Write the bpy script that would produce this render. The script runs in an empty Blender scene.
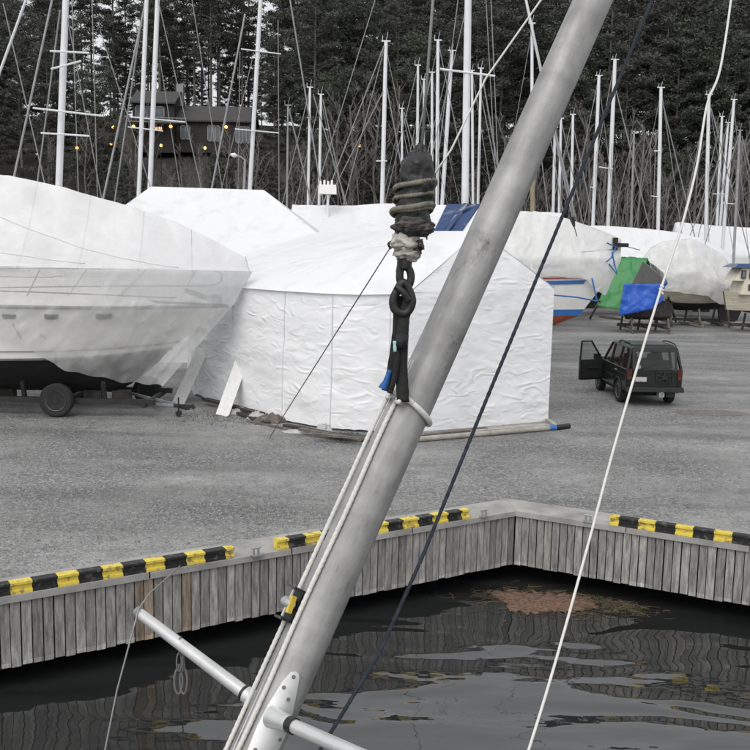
import bpy, bmesh, math, random
from mathutils import Vector, Matrix, noise
random.seed(7)
S = bpy.context.scene
COL = S.collection

# ------------------------------------------------------------------ camera
FOC, CAMH = 950.0, 4.7
PITCH = math.atan((375 - 249) / FOC)
ROLL = math.radians(1.15)
Fw = Vector((0, math.cos(PITCH), -math.sin(PITCH)))
U0 = Vector((0, math.sin(PITCH), math.cos(PITCH)))
R0 = Vector((1, 0, 0))
Rt = R0 * math.cos(ROLL) + U0 * math.sin(ROLL)
Up = -R0 * math.sin(ROLL) + U0 * math.cos(ROLL)
CP = Vector((0, 0, CAMH))
cam = bpy.data.objects.new('camera', bpy.data.cameras.new('camera'))
COL.objects.link(cam)
m = Matrix((Rt, Up, -Fw)).transposed().to_4x4()
m.translation = CP
cam.matrix_world = m
cam.data.sensor_width = 36
cam.data.lens = FOC / 750 * 36
cam.data.clip_start = 0.05
cam.data.clip_end = 3000
S.camera = cam

# ------------------------------------------------------------------ sky, sun, exposure (overcast)
SUN_EL, SUN_AZ = math.radians(48), math.radians(205)     # azimuth from +Y, clockwise seen from above
W = bpy.data.worlds.new('World'); S.world = W; W.use_nodes = True
nt = W.node_tree; nt.nodes.clear()
out = nt.nodes.new('ShaderNodeOutputWorld'); bg = nt.nodes.new('ShaderNodeBackground')
sky = nt.nodes.new('ShaderNodeTexSky'); sky.sky_type = 'NISHITA'; sky.sun_disc = False
sky.sun_elevation = SUN_EL; sky.sun_rotation = SUN_AZ; sky.dust_density = 4.0; sky.air_density = 1.0
hs = nt.nodes.new('ShaderNodeHueSaturation'); hs.inputs['Saturation'].default_value = 0.10
mx = nt.nodes.new('ShaderNodeMix'); mx.data_type = 'RGBA'; mx.inputs[0].default_value = 0.65
mx.inputs[7].default_value = (7.6, 7.75, 8.0, 1)           # the even grey of the cloud layer
nt.links.new(sky.outputs[0], hs.inputs['Color']); nt.links.new(hs.outputs[0], mx.inputs[6])
nt.links.new(mx.outputs[2], bg.inputs[0]); nt.links.new(bg.outputs[0], out.inputs[0])
bg.inputs[1].default_value = 0.103
sl = bpy.data.lights.new('sun', 'SUN'); sl.energy = 1.15; sl.angle = math.radians(60); sl.color = (1, .97, .93)
so = bpy.data.objects.new('sun', sl); COL.objects.link(so)
sd = Vector((math.sin(SUN_AZ) * math.cos(SUN_EL), math.cos(SUN_AZ) * math.cos(SUN_EL), math.sin(SUN_EL)))
so.rotation_euler = sd.to_track_quat('Z', 'Y').to_euler(); so.location = (0, -10, 40)
S.view_settings.view_transform = 'Standard'; S.view_settings.look = 'None'
S.view_settings.gamma = 1; S.view_settings.use_curve_mapping = False
S.view_settings.exposure = 0.34
S.render.engine = 'CYCLES'
S.cycles.transparent_max_bounces = 24
S.cycles.max_bounces = 8

# ------------------------------------------------------------------ photo measurements -> world points
def ray(px, py): return Fw + Rt * ((px - 375) / FOC) - Up * ((py - 375) / FOC)
def at(px, py, Y):
    d = ray(px, py); return CP + d * (Y / d.y)
def gp(px, py, z=0.0):
    d = ray(px, py); return CP + d * ((z - CAMH) / d.z)
def V(*a): return Vector(a)

# ------------------------------------------------------------------ materials
def new_mat(name):
    m = bpy.data.materials.new(name); m.use_nodes = True
    return m, m.node_tree, m.node_tree.nodes['Principled BSDF']
def N(nt, typ, **kw):
    n = nt.nodes.new(typ)
    for k, v in kw.items():
        if hasattr(n, k): setattr(n, k, v)
        else: n.inputs[k.replace('_', ' ')].default_value = v
    return n
def coords(nt, scale=(1, 1, 1)):
    tc = nt.nodes.new('ShaderNodeTexCoord'); mp = nt.nodes.new('ShaderNodeMapping')
    mp.inputs['Scale'].default_value = scale
    nt.links.new(tc.outputs['Object'], mp.inputs[0]); return mp.outputs[0]
def ramp(nt, src, stops):
    r = nt.nodes.new('ShaderNodeValToRGB'); e = r.color_ramp.elements
    while len(e) < len(stops): e.new(0.5)
    for i, (p, c) in enumerate(stops):
        e[i].position = p; e[i].color = tuple(c) + (1,) if len(c) == 3 else c
    nt.links.new(src, r.inputs[0]); return r.outputs[0]
def c3(v): return (v, v, v) if isinstance(v, (int, float)) else tuple(v)
def simple(name, col, rough=0.6, var=0.25, scale=6.0, stretch=(1, 1, 1), bump=0.0, bscale=None, metal=0.0, spec=0.5, detail=5):
    """one colour varied by noise, with an optional bump"""
    m, nt, b = new_mat(name); col = c3(col); v = coords(nt, stretch)
    n = N(nt, 'ShaderNodeTexNoise', Scale=scale, Detail=detail, Roughness=0.6); nt.links.new(v, n.inputs[0])
    lo = tuple(c * (1 - var) for c in col); hi = tuple(min(1, c * (1 + var)) for c in col)
    nt.links.new(ramp(nt, n.outputs[0], [(0.3, lo), (0.7, hi)]), b.inputs['Base Color'])
    b.inputs['Roughness'].default_value = rough; b.inputs['Metallic'].default_value = metal
    b.inputs['Specular IOR Level'].default_value = spec
    if bump:
        n2 = N(nt, 'ShaderNodeTexNoise', Scale=bscale or scale * 3, Detail=4); nt.links.new(v, n2.inputs[0])
        bp = N(nt, 'ShaderNodeBump', Strength=1.0, Distance=bump); nt.links.new(n2.outputs[0], bp.inputs['Height'])
        nt.links.new(bp.outputs[0], b.inputs['Normal'])
    return m
def film(name, col, see=0.45, rough=0.35, bump=0.02, bscale=3.0, stretch=(1, 1, 1), trans=0.35, crease=1.6, soft=.8):
    """thin plastic sheeting: partly clear, partly milky, with folds"""
    m, nt, b = new_mat(name); nt.nodes.remove(b)
    o = [n for n in nt.nodes if n.type == 'OUTPUT_MATERIAL'][0]
    v = coords(nt, stretch)
    n = N(nt, 'ShaderNodeTexNoise', Scale=bscale, Detail=5, Roughness=0.55, Distortion=0.8); nt.links.new(v, n.inputs[0])
    bp0 = N(nt, 'ShaderNodeBump', Strength=1.0, Distance=bump * soft); nt.links.new(n.outputs[0], bp0.inputs['Height'])
    rd = N(nt, 'ShaderNodeTexNoise', noise_type='RIDGED_MULTIFRACTAL', normalize=True, Scale=bscale * .75, Detail=3.5, Roughness=.5, Distortion=1.1); nt.links.new(v, rd.inputs[0])
    bp = N(nt, 'ShaderNodeBump', Strength=1.0, Distance=bump * crease); nt.links.new(rd.outputs[0], bp.inputs['Height']); nt.links.new(bp0.outputs[0], bp.inputs['Normal'])
    d = N(nt, 'ShaderNodeBsdfDiffuse')
    st = N(nt, 'ShaderNodeTexNoise', Scale=.9, Detail=7, Roughness=.65); nt.links.new(v, st.inputs[0])
    lo = tuple(c * .86 for c in c3(col)); nt.links.new(ramp(nt, st.outputs[0], [(.30, lo), (.48, c3(col)), (.7, c3(col))]), d.inputs[0])
    t = N(nt, 'ShaderNodeBsdfTranslucent'); t.inputs[0].default_value = c3(col) + (1,)
    g = N(nt, 'ShaderNodeBsdfGlossy', Roughness=rough); g.inputs[0].default_value = (1, 1, 1, 1)
    tr = N(nt, 'ShaderNodeBsdfTransparent')
    for s in (d, t, g): nt.links.new(bp.outputs[0], s.inputs['Normal'])
    m1 = N(nt, 'ShaderNodeMixShader'); m1.inputs[0].default_value = trans
    nt.links.new(d.outputs[0], m1.inputs[1]); nt.links.new(t.outputs[0], m1.inputs[2])
    fr = N(nt, 'ShaderNodeLayerWeight', Blend=0.5); nt.links.new(bp.outputs[0], fr.inputs['Normal'])
    ff = ramp(nt, fr.outputs['Facing'], [(0, (.04,) * 3), (.6, (.07,) * 3), (1.0, (.5,) * 3)])
    m2 = N(nt, 'ShaderNodeMixShader'); nt.links.new(ff, m2.inputs[0])
    nt.links.new(m1.outputs[0], m2.inputs[1]); nt.links.new(g.outputs[0], m2.inputs[2])
    if see > 0:
        n3 = N(nt, 'ShaderNodeTexNoise', Scale=1.3, Detail=4); nt.links.new(v, n3.inputs[0])
        f = ramp(nt, n3.outputs[0], [(0.3, (see + .12,) * 3), (0.75, (max(0, see - .18),) * 3)])
        m3 = N(nt, 'ShaderNodeMixShader'); nt.links.new(f, m3.inputs[0])
        nt.links.new(m2.outputs[0], m3.inputs[1]); nt.links.new(tr.outputs[0], m3.inputs[2])
        nt.links.new(m3.outputs[0], o.inputs[0])
    else: nt.links.new(m2.outputs[0], o.inputs[0])
    return m
def emit(name, col, s):
    m, nt, b = new_mat(name); b.inputs['Emission Color'].default_value = col + (1,)
    b.inputs['Emission Strength'].default_value = s; b.inputs['Base Color'].default_value = col + (1,); return m
def glass_mat(name, col=(.03, .035, .035), see=0.5):
    m, nt, b = new_mat(name)
    o = [n for n in nt.nodes if n.type == 'OUTPUT_MATERIAL'][0]
    b.inputs['Base Color'].default_value = col + (1,); b.inputs['Roughness'].default_value = 0.04
    tr = N(nt, 'ShaderNodeBsdfTransparent'); mm = N(nt, 'ShaderNodeMixShader'); mm.inputs[0].default_value = see
    nt.links.new(b.outputs[0], mm.inputs[1]); nt.links.new(tr.outputs[0], mm.inputs[2]); nt.links.new(mm.outputs[0], o.inputs[0])
    return m

M = {}
# gravel
def gravel_mat():
    m, nt, b = new_mat('gravel'); v = coords(nt)
    big = N(nt, 'ShaderNodeTexNoise', Scale=0.22, Detail=5, Roughness=0.55, Distortion=0.6); nt.links.new(v, big.inputs[0])
    mid = N(nt, 'ShaderNodeTexNoise', Scale=2.2, Detail=6, Roughness=0.65); nt.links.new(v, mid.inputs[0])
    vo = N(nt, 'ShaderNodeTexVoronoi', Scale=21.0); nt.links.new(v, vo.inputs[0])
    vo2 = N(nt, 'ShaderNodeTexVoronoi', Scale=48.0); nt.links.new(v, vo2.inputs[0])
    cells = ramp(nt, vo.outputs['Color'], [(0.0, (.03,) * 3), (0.4, (.12,) * 3), (0.7, (.27,) * 3), (1.0, (.50, .50, .495))])
    cells2 = ramp(nt, vo2.outputs['Color'], [(0.0, (.04,) * 3), (0.6, (.15,) * 3), (1.0, (.42, .418, .41))])
    packed = ramp(nt, mid.outputs[0], [(0.25, (.17, .17, .168)), (0.75, (.37, .37, .365))])
    a = N(nt, 'ShaderNodeMix', data_type='RGBA'); a.inputs[0].default_value = 0.45
    nt.links.new(cells, a.inputs[6]); nt.links.new(cells2, a.inputs[7])
    f = ramp(nt, big.outputs[0], [(0.42, (.10,) * 3), (0.60, (.74,) * 3)])
    a2 = N(nt, 'ShaderNodeMix', data_type='RGBA'); nt.links.new(f, a2.inputs[0])
    nt.links.new(a.outputs[2], a2.inputs[6]); nt.links.new(packed, a2.inputs[7])
    vb = coords(nt, (.10, .50, 1)); bn = N(nt, 'ShaderNodeTexNoise', Scale=1.0, Detail=5, Roughness=.6, Distortion=.3); nt.links.new(vb, bn.inputs[0])
    band = ramp(nt, bn.outputs[0], [(.34, (.70, .70, .695)), (.5, (1.0, 1.0, .995)), (.66, (1.2, 1.2, 1.19))])
    a3 = N(nt, 'ShaderNodeMix', data_type='RGBA', blend_type='MULTIPLY'); a3.inputs[0].default_value = 1
    nt.links.new(a2.outputs[2], a3.inputs[6]); nt.links.new(band, a3.inputs[7])
    nt.links.new(a3.outputs[2], b.inputs['Base Color']); b.inputs['Roughness'].default_value = 0.8
    bp = N(nt, 'ShaderNodeBump', Strength=0.9, Distance=0.03, invert=True); nt.links.new(vo.outputs['Distance'], bp.inputs['Height'])
    bp2 = N(nt, 'ShaderNodeBump', Strength=0.8, Distance=0.05); nt.links.new(mid.outputs[0], bp2.inputs['Height'])
    nt.links.new(bp2.outputs[0], bp.inputs['Normal']); nt.links.new(bp.outputs[0], b.inputs['Normal'])
    return m
M['gravel'] = gravel_mat()
def water_mat():
    m, nt, b = new_mat('water'); v = coords(nt, (0.55, 1.25, 1))
    n = N(nt, 'ShaderNodeTexNoise', Scale=0.86, Detail=1.2, Roughness=0.40, Distortion=0.6); nt.links.new(v, n.inputs[0])
    n2 = N(nt, 'ShaderNodeTexNoise', Scale=4.5, Detail=1.5); nt.links.new(v, n2.inputs[0])
    bp = N(nt, 'ShaderNodeBump', Strength=1.0, Distance=0.115); nt.links.new(n.outputs[0], bp.inputs['Height'])
    bp2 = N(nt, 'ShaderNodeBump', Strength=1.0, Distance=0.005); nt.links.new(n2.outputs[0], bp2.inputs['Height'])
    nt.links.new(bp.outputs[0], bp2.inputs['Normal']); nt.links.new(bp2.outputs[0], b.inputs['Normal'])
    b.inputs['Base Color'].default_value = (.020, .021, .021, 1); b.inputs['Roughness'].default_value = 0.015
    b.inputs['Specular IOR Level'].default_value = .68
    b.inputs['IOR'].default_value = 1.70
    return m
M['water'] = water_mat()
def planks_mat():
    m, nt, b = new_mat('weathered_timber')
    at_ = nt.nodes.new('ShaderNodeAttribute'); at_.attribute_name = 'tone'
    v = coords(nt, (7, 7, 1.0)); n = N(nt, 'ShaderNodeTexNoise', Scale=3.0, Detail=8, Roughness=0.7); nt.links.new(v, n.inputs[0])
    g = ramp(nt, n.outputs[0], [(0.28, (.085, .083, .08)), (0.5, (.25, .246, .239)), (0.75, (.46, .455, .443))])
    mu = N(nt, 'ShaderNodeMix', data_type='RGBA', blend_type='MULTIPLY'); mu.inputs[0].default_value = 1
    nt.links.new(g, mu.inputs[6]); nt.links.new(at_.outputs['Color'], mu.inputs[7])
    nt.links.new(mu.outputs[2], b.inputs['Base Color']); b.inputs['Roughness'].default_value = 0.85
    bp = N(nt, 'ShaderNodeBump', Strength=0.6, Distance=0.006); nt.links.new(n.outputs[0], bp.inputs['Height']); nt.links.new(bp.outputs[0], b.inputs['Normal'])
    return m
M['planks'] = planks_mat()
M['concrete'] = simple('concrete', (.30, .293, .28), .85, .32, 1.6, bump=.006, bscale=30, detail=9)
M['dark_wall'] = simple('shade_black_wall', (.008, .008, .0075), .8, .5, 3)  # near-black colour stands in for the shade under the quay
def paint_mat(name, col, worn, amount):
    m, nt, b = new_mat(name); v = coords(nt)
    n = N(nt, 'ShaderNodeTexNoise', Scale=9, Detail=8, Roughness=.7); nt.links.new(v, n.inputs[0])
    nt.links.new(ramp(nt, n.outputs[0], [(amount, worn), (amount + .07, tuple(c * .85 for c in col)), (.75, col)]), b.inputs['Base Color'])
    b.inputs['Roughness'].default_value = .6; return m
M['yellow'] = paint_mat('yellow_paint', (.78, .61, .085), (.26, .21, .11), .40)
M['black_paint'] = paint_mat('black_paint', (.016, .016, .017), (.085, .085, .08), .38)
M['galv'] = simple('galvanised_steel', (.35, .36, .36), .45, .3, 8, metal=.6)
def alu_mat():
    m, nt, b = new_mat('worn_aluminium'); v = coords(nt, (1, 1, .22))
    n = N(nt, 'ShaderNodeTexNoise', Scale=9, Detail=9, Roughness=.68); nt.links.new(v, n.inputs[0])
    v2 = coords(nt, (1, 1, .6)); n2 = N(nt, 'ShaderNodeTexNoise', Scale=5, Detail=7, Roughness=.75, Distortion=.4); nt.links.new(v2, n2.inputs[0])
    v3 = coords(nt, (.35, .35, 2.2)); n3 = N(nt, 'ShaderNodeTexNoise', Scale=2.4, Detail=4, Roughness=.6); nt.links.new(v3, n3.inputs[0])
    a = ramp(nt, n.outputs[0], [(.3, (.26, .257, .253)), (.55, (.41, .407, .402)), (.75, (.54, .537, .53))])
    s = ramp(nt, n2.outputs[0], [(.31, (.36, .35, .34)), (.40, (.84, .84, .835)), (.52, (.95, .95, .95)), (.62, (1, 1, 1))])
    s3 = ramp(nt, n3.outputs[0], [(.3, (.62, .62, .62)), (.6, (1, 1, 1))])
    mu = N(nt, 'ShaderNodeMix', data_type='RGBA', blend_type='MULTIPLY'); mu.inputs[0].default_value = 1
    nt.links.new(a, mu.inputs[6]); nt.links.new(s, mu.inputs[7])
    mu2 = N(nt, 'ShaderNodeMix', data_type='RGBA', blend_type='MULTIPLY'); mu2.inputs[0].default_value = .8
    nt.links.new(mu.outputs[2], mu2.inputs[6]); nt.links.new(s3, mu2.inputs[7])
    nt.links.new(mu2.outputs[2], b.inputs['Base Color'])
    b.inputs['Metallic'].default_value = .25; b.inputs['Roughness'].default_value = .52
    bp = N(nt, 'ShaderNodeBump', Strength=.25, Distance=.0015); nt.links.new(n2.outputs[0], bp.inputs['Height']); nt.links.new(bp.outputs[0], b.inputs['Normal'])
    return m
M['alu'] = alu_mat()
M['alu_clean'] = simple('anodised_aluminium', (.60, .60, .60), .35, .12, 14, metal=.5)
M['mast_white'] = simple('pale_mast_aluminium', (.70, .71, .73), .4, .06, 3)
M['mast_grey'] = simple('grey_mast_aluminium', (.30, .30, .31), .5, .2, 3)
M['mast_wood'] = simple('varnished_spruce', (.30, .24, .15), .4, .2, 3)
M['wire'] = simple('stay_wire', (.24, .24, .24), .5, .2, 3)
M['white_rope'] = simple('white_rope', (.62, .61, .58), .85, .12, 90, bump=.002, bscale=160)
M['white_line'] = simple('off_white_line', (.66, .65, .62), .8, .1, 60)
M['navy_rope'] = simple('navy_rope', (.022, .030, .044), .8, .5, 40, bump=.002, bscale=150)
M['grey_rope'] = simple('dirty_rope', (.17, .16, .125), .9, .35, 50, bump=.003, bscale=120)
M['black_web'] = simple('black_webbing', (.016, .016, .016), .8, .4, 60, bump=.0015, bscale=200)
M['black_bag'] = simple('black_bag', (.012, .012, .013), .42, .5, 14, bump=.012, bscale=18)
M['mud_cloth'] = simple('muddy_cloth', (.075, .068, .062), .85, .55, 18, bump=.01, bscale=30)
M['white_cloth'] = simple('torn_white_cloth', (.44, .42, .38), .85, .45, 22, bump=.008, bscale=34)
M['black_iron'] = simple('black_iron', (.02, .018, .018), .5, .5, 30, bump=.002, bscale=60)
M['black_plastic'] = simple('black_plastic', (.012, .012, .012), .4, .2, 20)
M['yellow_plastic'] = simple('yellow_plastic', (.62, .45, .06), .45, .2, 20)
M['blue_web'] = simple('blue_webbing', (.02, .11, .32), .7, .2, 40)
M['mint'] = simple('mint_tape', (.35, .60, .52), .6, .2, 30)
M['tent_wall'] = film('white_shrink_film', (.90, .905, .92), 0, .42, .020, 3.0, (.75, .75, 1.7), .12, 1.75, .25)
M['tent_roof'] = film('white_roof_film', (.79, .795, .81), 0, .45, .03, 1.3, trans=.12, crease=2.0)
M['clear_film'] = film('clear_cover_film', (.86, .86, .86), .60, .22, .022, 1.7, (1, 1, .7), .45, 2.0)
M['bow_film'] = film('loose_cover_film', (.88, .88, .88), .42, .2, .04, 1.9, (1, 1, .6), .5, 2.6)
M['roof_film'] = film('milky_roof_film', (.88, .88, .89), .14, .35, .03, 1.2, trans=.4, crease=2.2)
M['milky_film'] = film('milky_cover_film', (.86, .86, .855), .22, .3, .04, 1.6, crease=2.4)
M['tarp_white'] = film('white_tarpaulin', (.76, .765, .785), 0, .5, .05, 1.0, trans=.12)
M['tarp_grey'] = film('pale_grey_tarpaulin', (.74, .745, .765), 0, .5, .04, 1.0, trans=.12)
M['tarp_blue'] = film('blue_tarpaulin', (.016, .05, .15), 0, .5, .05, 1.2, trans=.1)
M['tarp_green'] = film('green_tarpaulin', (.035, .24, .065), 0, .5, .06, 1.6, trans=.1)
M['tarp_bright_blue'] = film('bright_blue_tarpaulin', (.012, .10, .52), 0, .45, .06, 1.6, trans=.1)
M['tarp_dark'] = film('dark_grey_tarpaulin', (.055, .056, .05), 0, .5, .04, 1.4, trans=.05)
M['tarp_brown'] = film('brown_sheet', (.10, .075, .065), 0, .5, .04, 5, trans=.05)
M['torn_film'] = film('torn_film', (.72, .72, .72), .1, .4, .03, 8)
M['gelcoat'] = simple('white_gelcoat', (.80, .79, .76), .25, .05, 2)
M['cream'] = simple('cream_gelcoat', (.62, .58, .47), .35, .1, 2)
M['antifoul_black'] = simple('black_antifouling', (.013, .013, .014), .75, .4, 3)
M['antifoul_red'] = simple('red_antifouling', (.30, .075, .04), .75, .2, 3)
M['stripe_blue'] = simple('blue_stripe', (.035, .15, .42), .4, .1, 3)
M['stripe_red'] = simple('red_stripe', (.45, .06, .045), .4, .1, 3)
M['port_glass'] = simple('smoked_glass', (.035, .04, .045), .12, .1, 3)
M['rub'] = simple('grey_rubbing_strake', (.12, .12, .12), .5, .3, 4)
M['steel'] = simple('stainless_tube', (.34, .34, .34), .3, .1, 5, metal=.8)
M['tyre'] = simple('tyre_rubber', (.020, .020, .020), .85, .35, 12, bump=.004, bscale=50)
M['rim'] = simple('dull_rim', (.16, .16, .16), .5, .35, 12, metal=.4)
M['trailer'] = simple('dark_trailer_steel', (.016, .016, .016), .6, .5, 6)
M['trailer_grey'] = simple('galvanised_drawbar', (.22, .24, .26), .5, .4, 6, metal=.3)
M['white_board'] = simple('white_painted_board', (.68, .68, .67), .6, .1, 4, (3, 3, .4))
M['old_wood'] = simple('old_grey_wood', (.13, .115, .10), .9, .5, 5, (1, 1, 1), bump=.005)
M['dark_wood'] = simple('dark_wet_wood', (.045, .04, .036), .85, .5, 5)
M['pale_wood'] = simple('pale_wood', (.33, .31, .28), .85, .25, 5)
M['clinker'] = simple('striped_clinker', (.46, .42, .34), .5, .35, 5, (.3, .3, 6))
M['car_paint'] = simple('dark_green_paint', (.012, .017, .015), .22, .3, 4)
M['car_trim'] = simple('car_black_trim', (.012, .012, .012), .6, .3, 10)
M['car_under'] = simple('underbody', (.008, .008, .008), .9, .3, 10)
M['car_glass'] = glass_mat('car_glass', (.02, .022, .022), .62)
M['car_rear_glass'] = glass_mat('car_rear_glass', (.05, .055, .055), .55)
M['car_seat'] = simple('seat_fabric', (.05, .05, .048), .9, .3, 12)
M['red_lens'] = simple('red_lens', (.07, .012, .012), .25, .2, 12)
M['amber_lens'] = simple('amber_lens', (.09, .03, .014), .25, .2, 12)
M['plate'] = simple('number_plate', (.42, .42, .40), .5, .2, 20)
M['sticker'] = simple('pale_sticker', (.34, .38, .36), .5, .2, 20)
M['hill'] = simple('forest_floor', (.040, .036, .032), .95, .5, .5, bump=.2, bscale=1.5)
M['bark'] = simple('pine_bark', (.135, .124, .116), .95, .4, 2, (1, 1, .25))
M['twig'] = simple('bare_twigs', (.17, .162, .156), .95, .3, 2)
M['twig_brown'] = simple('brown_twigs', (.14, .128, .12), .95, .3, 2)
def needles(name, c):
    m, nt, b = new_mat(name); a = nt.nodes.new('ShaderNodeAttribute'); a.attribute_name = 'tone'
    mu = N(nt, 'ShaderNodeMix', data_type='RGBA', blend_type='MULTIPLY'); mu.inputs[0].default_value = 1
    mu.inputs[6].default_value = c + (1,); nt.links.new(a.outputs['Color'], mu.inputs[7])
    nt.links.new(mu.outputs[2], b.inputs['Base Color']); b.inputs['Roughness'].default_value = .75
    b.inputs['Specular IOR Level'].default_value = .2; return m
M['needle'] = needles('pine_needles', (.085, .088, .080))
M['needle_green'] = needles('green_needles', (.085, .096, .076))
M['house_wall'] = simple('dark_house_boarding', (.034, .031, .028), .85, .2, 2)
M['house_roof'] = simple('grey_roof', (.06, .058, .057), .8, .2, 2)
M['house_white'] = simple('house_white_paint', (.26, .26, .26), .6, .1, 2)
M['house_glass'] = simple('house_glass', (.13, .15, .17), .1, .3, 1)
M['amber'] = emit('amber_lamp', (1.0, .48, .12), 3.2)
M['warm_window'] = emit('warm_window', (1.0, .46, .22), 1.6)
M['leafmat'] = simple('floating_leaf_mat', (.150, .088, .062), .9, .65, 14, bump=.01, bscale=40, detail=8)
M['reed'] = simple('dead_reed', (.145, .11, .06), .85, .4, 4)
M['reed_dark'] = simple('sodden_reed', (.055, .046, .026), .85, .4, 4)
M['wet'] = simple('wet_gravel', (.15, .138, .125), .8, .4, 5)
M['stone'] = simple('loose_stone', (.22, .22, .216), .85, .7, 9)
M['stone_far'] = M['stone']
M['moss'] = simple('weeds', (.055, .07, .03), .9, .4, 3)

# ------------------------------------------------------------------ mesh building
class MB:
    def __init__(s): s.v = []; s.f = []; s.mi = []; s.tone = None; s.tones = []
    def add(s, vs, fs, mi=0, tone=None):
        o = len(s.v); s.v += [tuple(x) for x in vs]
        for f in fs: s.f.append([i + o for i in f]); s.mi.append(mi)
        if tone is not None: s.tones += [(len(s.f) - len(fs), len(s.f), tone)]
    def hexa(s, b, t, mi=0, tone=None):
        s.add(list(b) + list(t), [(3, 2, 1, 0), (4, 5, 6, 7), (0, 1, 5, 4), (1, 2, 6, 5), (2, 3, 7, 6), (3, 0, 4, 7)], mi, tone)
    def box(s, c, d, mi=0, R=None, tone=None):
        c = Vector(c); h = [x / 2 for x in d]
        P = [Vector((sx * h[0], sy * h[1], sz * h[2])) for sz in (-1, 1) for sx, sy in ((-1, -1), (1, -1), (1, 1), (-1, 1))]
        if R is not None: P = [R @ p for p in P]
        P = [c + p for p in P]; s.hexa(P[:4], P[4:], mi, tone)
    def bar(s, a, b, w, h, mi=0, up=Vector((0, 0, 1)), tone=None):
        a = Vector(a); b = Vector(b); d = (b - a).normalized(); x = d.cross(up)
        if x.length < 1e-4: x = Vector((1, 0, 0))
        x.normalize(); y = x.cross(d)
        q = [x * sx * w / 2 + y * sy * h / 2 for sx, sy in ((-1, -1), (1, -1), (1, 1), (-1, 1))]
        s.hexa([a + p for p in q], [b + p for p in q], mi, tone)
    def tube(s, pts, r, n=8, mi=0, cap=True, squash=1.0):
        pts = [Vector(p) for p in pts]; rs = r if isinstance(r, (list, tuple)) else [r] * len(pts)
        d0 = (pts[1] - pts[0]).normalized(); x = d0.orthogonal().normalized(); vs = []
        for i, p in enumerate(pts):
            a = pts[max(0, i - 1)]; b = pts[min(len(pts) - 1, i + 1)]; d = (b - a).normalized()
            x = (x - d * x.dot(d)).normalized(); y = d.cross(x)
            vs += [p + (x * math.cos(2 * math.pi * k / n) + y * squash * math.sin(2 * math.pi * k / n)) * rs[i] for k in range(n)]
        fs = [(i * n + k, i * n + (k + 1) % n, (i + 1) * n + (k + 1) % n, (i + 1) * n + k) for i in range(len(pts) - 1) for k in range(n)]
        if cap: fs += [tuple(range(n - 1, -1, -1)), tuple((len(pts) - 1) * n + k for k in range(n))]
        s.add(vs, fs, mi)
    def lathe(s, c, axis, prof, n=20, mi=0, jitter=None):
        """prof: (distance along the axis, radius)"""
        c = Vector(c); a = Vector(axis).normalized(); x = a.orthogonal().normalized(); y = a.cross(x); vs = []
        for (h, r) in prof:
            for k in range(n):
                q = 2 * math.pi * k / n; rr = r
                p = c + a * h + (x * math.cos(q) + y * math.sin(q)) * rr
                if jitter: p = p + (x * math.cos(q) + y * math.sin(q)) * jitter(p, h, q)
                vs.append(p)
        L = len(prof)
        fs = [(i * n + k, i * n + (k + 1) % n, (i + 1) * n + (k + 1) % n, (i + 1) * n + k) for i in range(L - 1) for k in range(n)]
        if prof[0][1] > 1e-5: fs.append(tuple(range(n - 1, -1, -1)))
        if prof[-1][1] > 1e-5: fs.append(tuple((L - 1) * n + k for k in range(n)))
        s.add(vs, fs, mi)
    def prism(s, poly, o, ex, ey, ez, d, mi=0):
        """polygon (a,b) in the plane ex,ey at o, extruded by d along ez"""
        o = Vector(o); A = [o + ex * a + ey * b for a, b in poly]; B = [p + ez * d for p in A]; n = len(poly)
        s.add(A + B, [tuple(range(n - 1, -1, -1)), tuple(range(n, 2 * n))] + [(i, (i + 1) % n, n + (i + 1) % n, n + i) for i in range(n)], mi)
    def grid(s, rows, mi=0, close=False):
        n = len(rows[0]); vs = [p for r in rows for p in r]
        fs = [(i * n + k, i * n + k + 1, (i + 1) * n + k + 1, (i + 1) * n + k) for i in range(len(rows) - 1) for k in range(n - 1)]
        s.add(vs, fs, mi)
    def build(s, name, mats, parent=None, smooth=False, weld=False):
        me = bpy.data.meshes.new(name); me.from_pydata(s.v, [], s.f)
        mats = mats if isinstance(mats, (list, tuple)) else [mats]
        for m_ in mats: me.materials.append(m_)
        if len(mats) > 1: me.polygons.foreach_set('material_index', s.mi)
        if s.tones:
            at_ = me.color_attributes.new('tone', 'FLOAT_COLOR', 'CORNER')
            data = [1.0] * (4 * len(me.loops))
            for a, b, t in s.tones:
                for fi in range(a, b):
                    p = me.polygons[fi]
                    for li in range(p.loop_start, p.loop_start + p.loop_total): data[4 * li:4 * li + 3] = t
            at_.data.foreach_set('color', data)
        bm = bmesh.new(); bm.from_mesh(me)
        if weld: bmesh.ops.remove_doubles(bm, verts=bm.verts, dist=1e-4)
        bmesh.ops.recalc_face_normals(bm, faces=bm.faces)
        bm.to_mesh(me); bm.free()
        if smooth:
            me.polygons.foreach_set('use_smooth', [True] * len(me.polygons))
            if smooth != 'all': me.set_sharp_from_angle(angle=math.radians(smooth if isinstance(smooth, (int, float)) and smooth > 1 else 40))
        o = bpy.data.objects.new(name, me); COL.objects.link(o)
        if parent is not None: o.parent = parent; o.matrix_parent_inverse = parent.matrix_world.inverted()
        return o
def tag(o, label=None, cat=None, group=None, kind=None):
    if label: o['label'] = label
    if cat: o['category'] = cat
    if group: o['group'] = group
    if kind: o['kind'] = kind
    return o
def empty(name, loc, label, cat, group=None, rz=0.0):
    o = bpy.data.objects.new(name, None); COL.objects.link(o)
    o.matrix_world = Matrix.Translation(Vector(loc)) @ Matrix.Rotation(rz, 4, 'Z')
    o.empty_display_size = .2
    return tag(o, label, cat, group)
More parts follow.
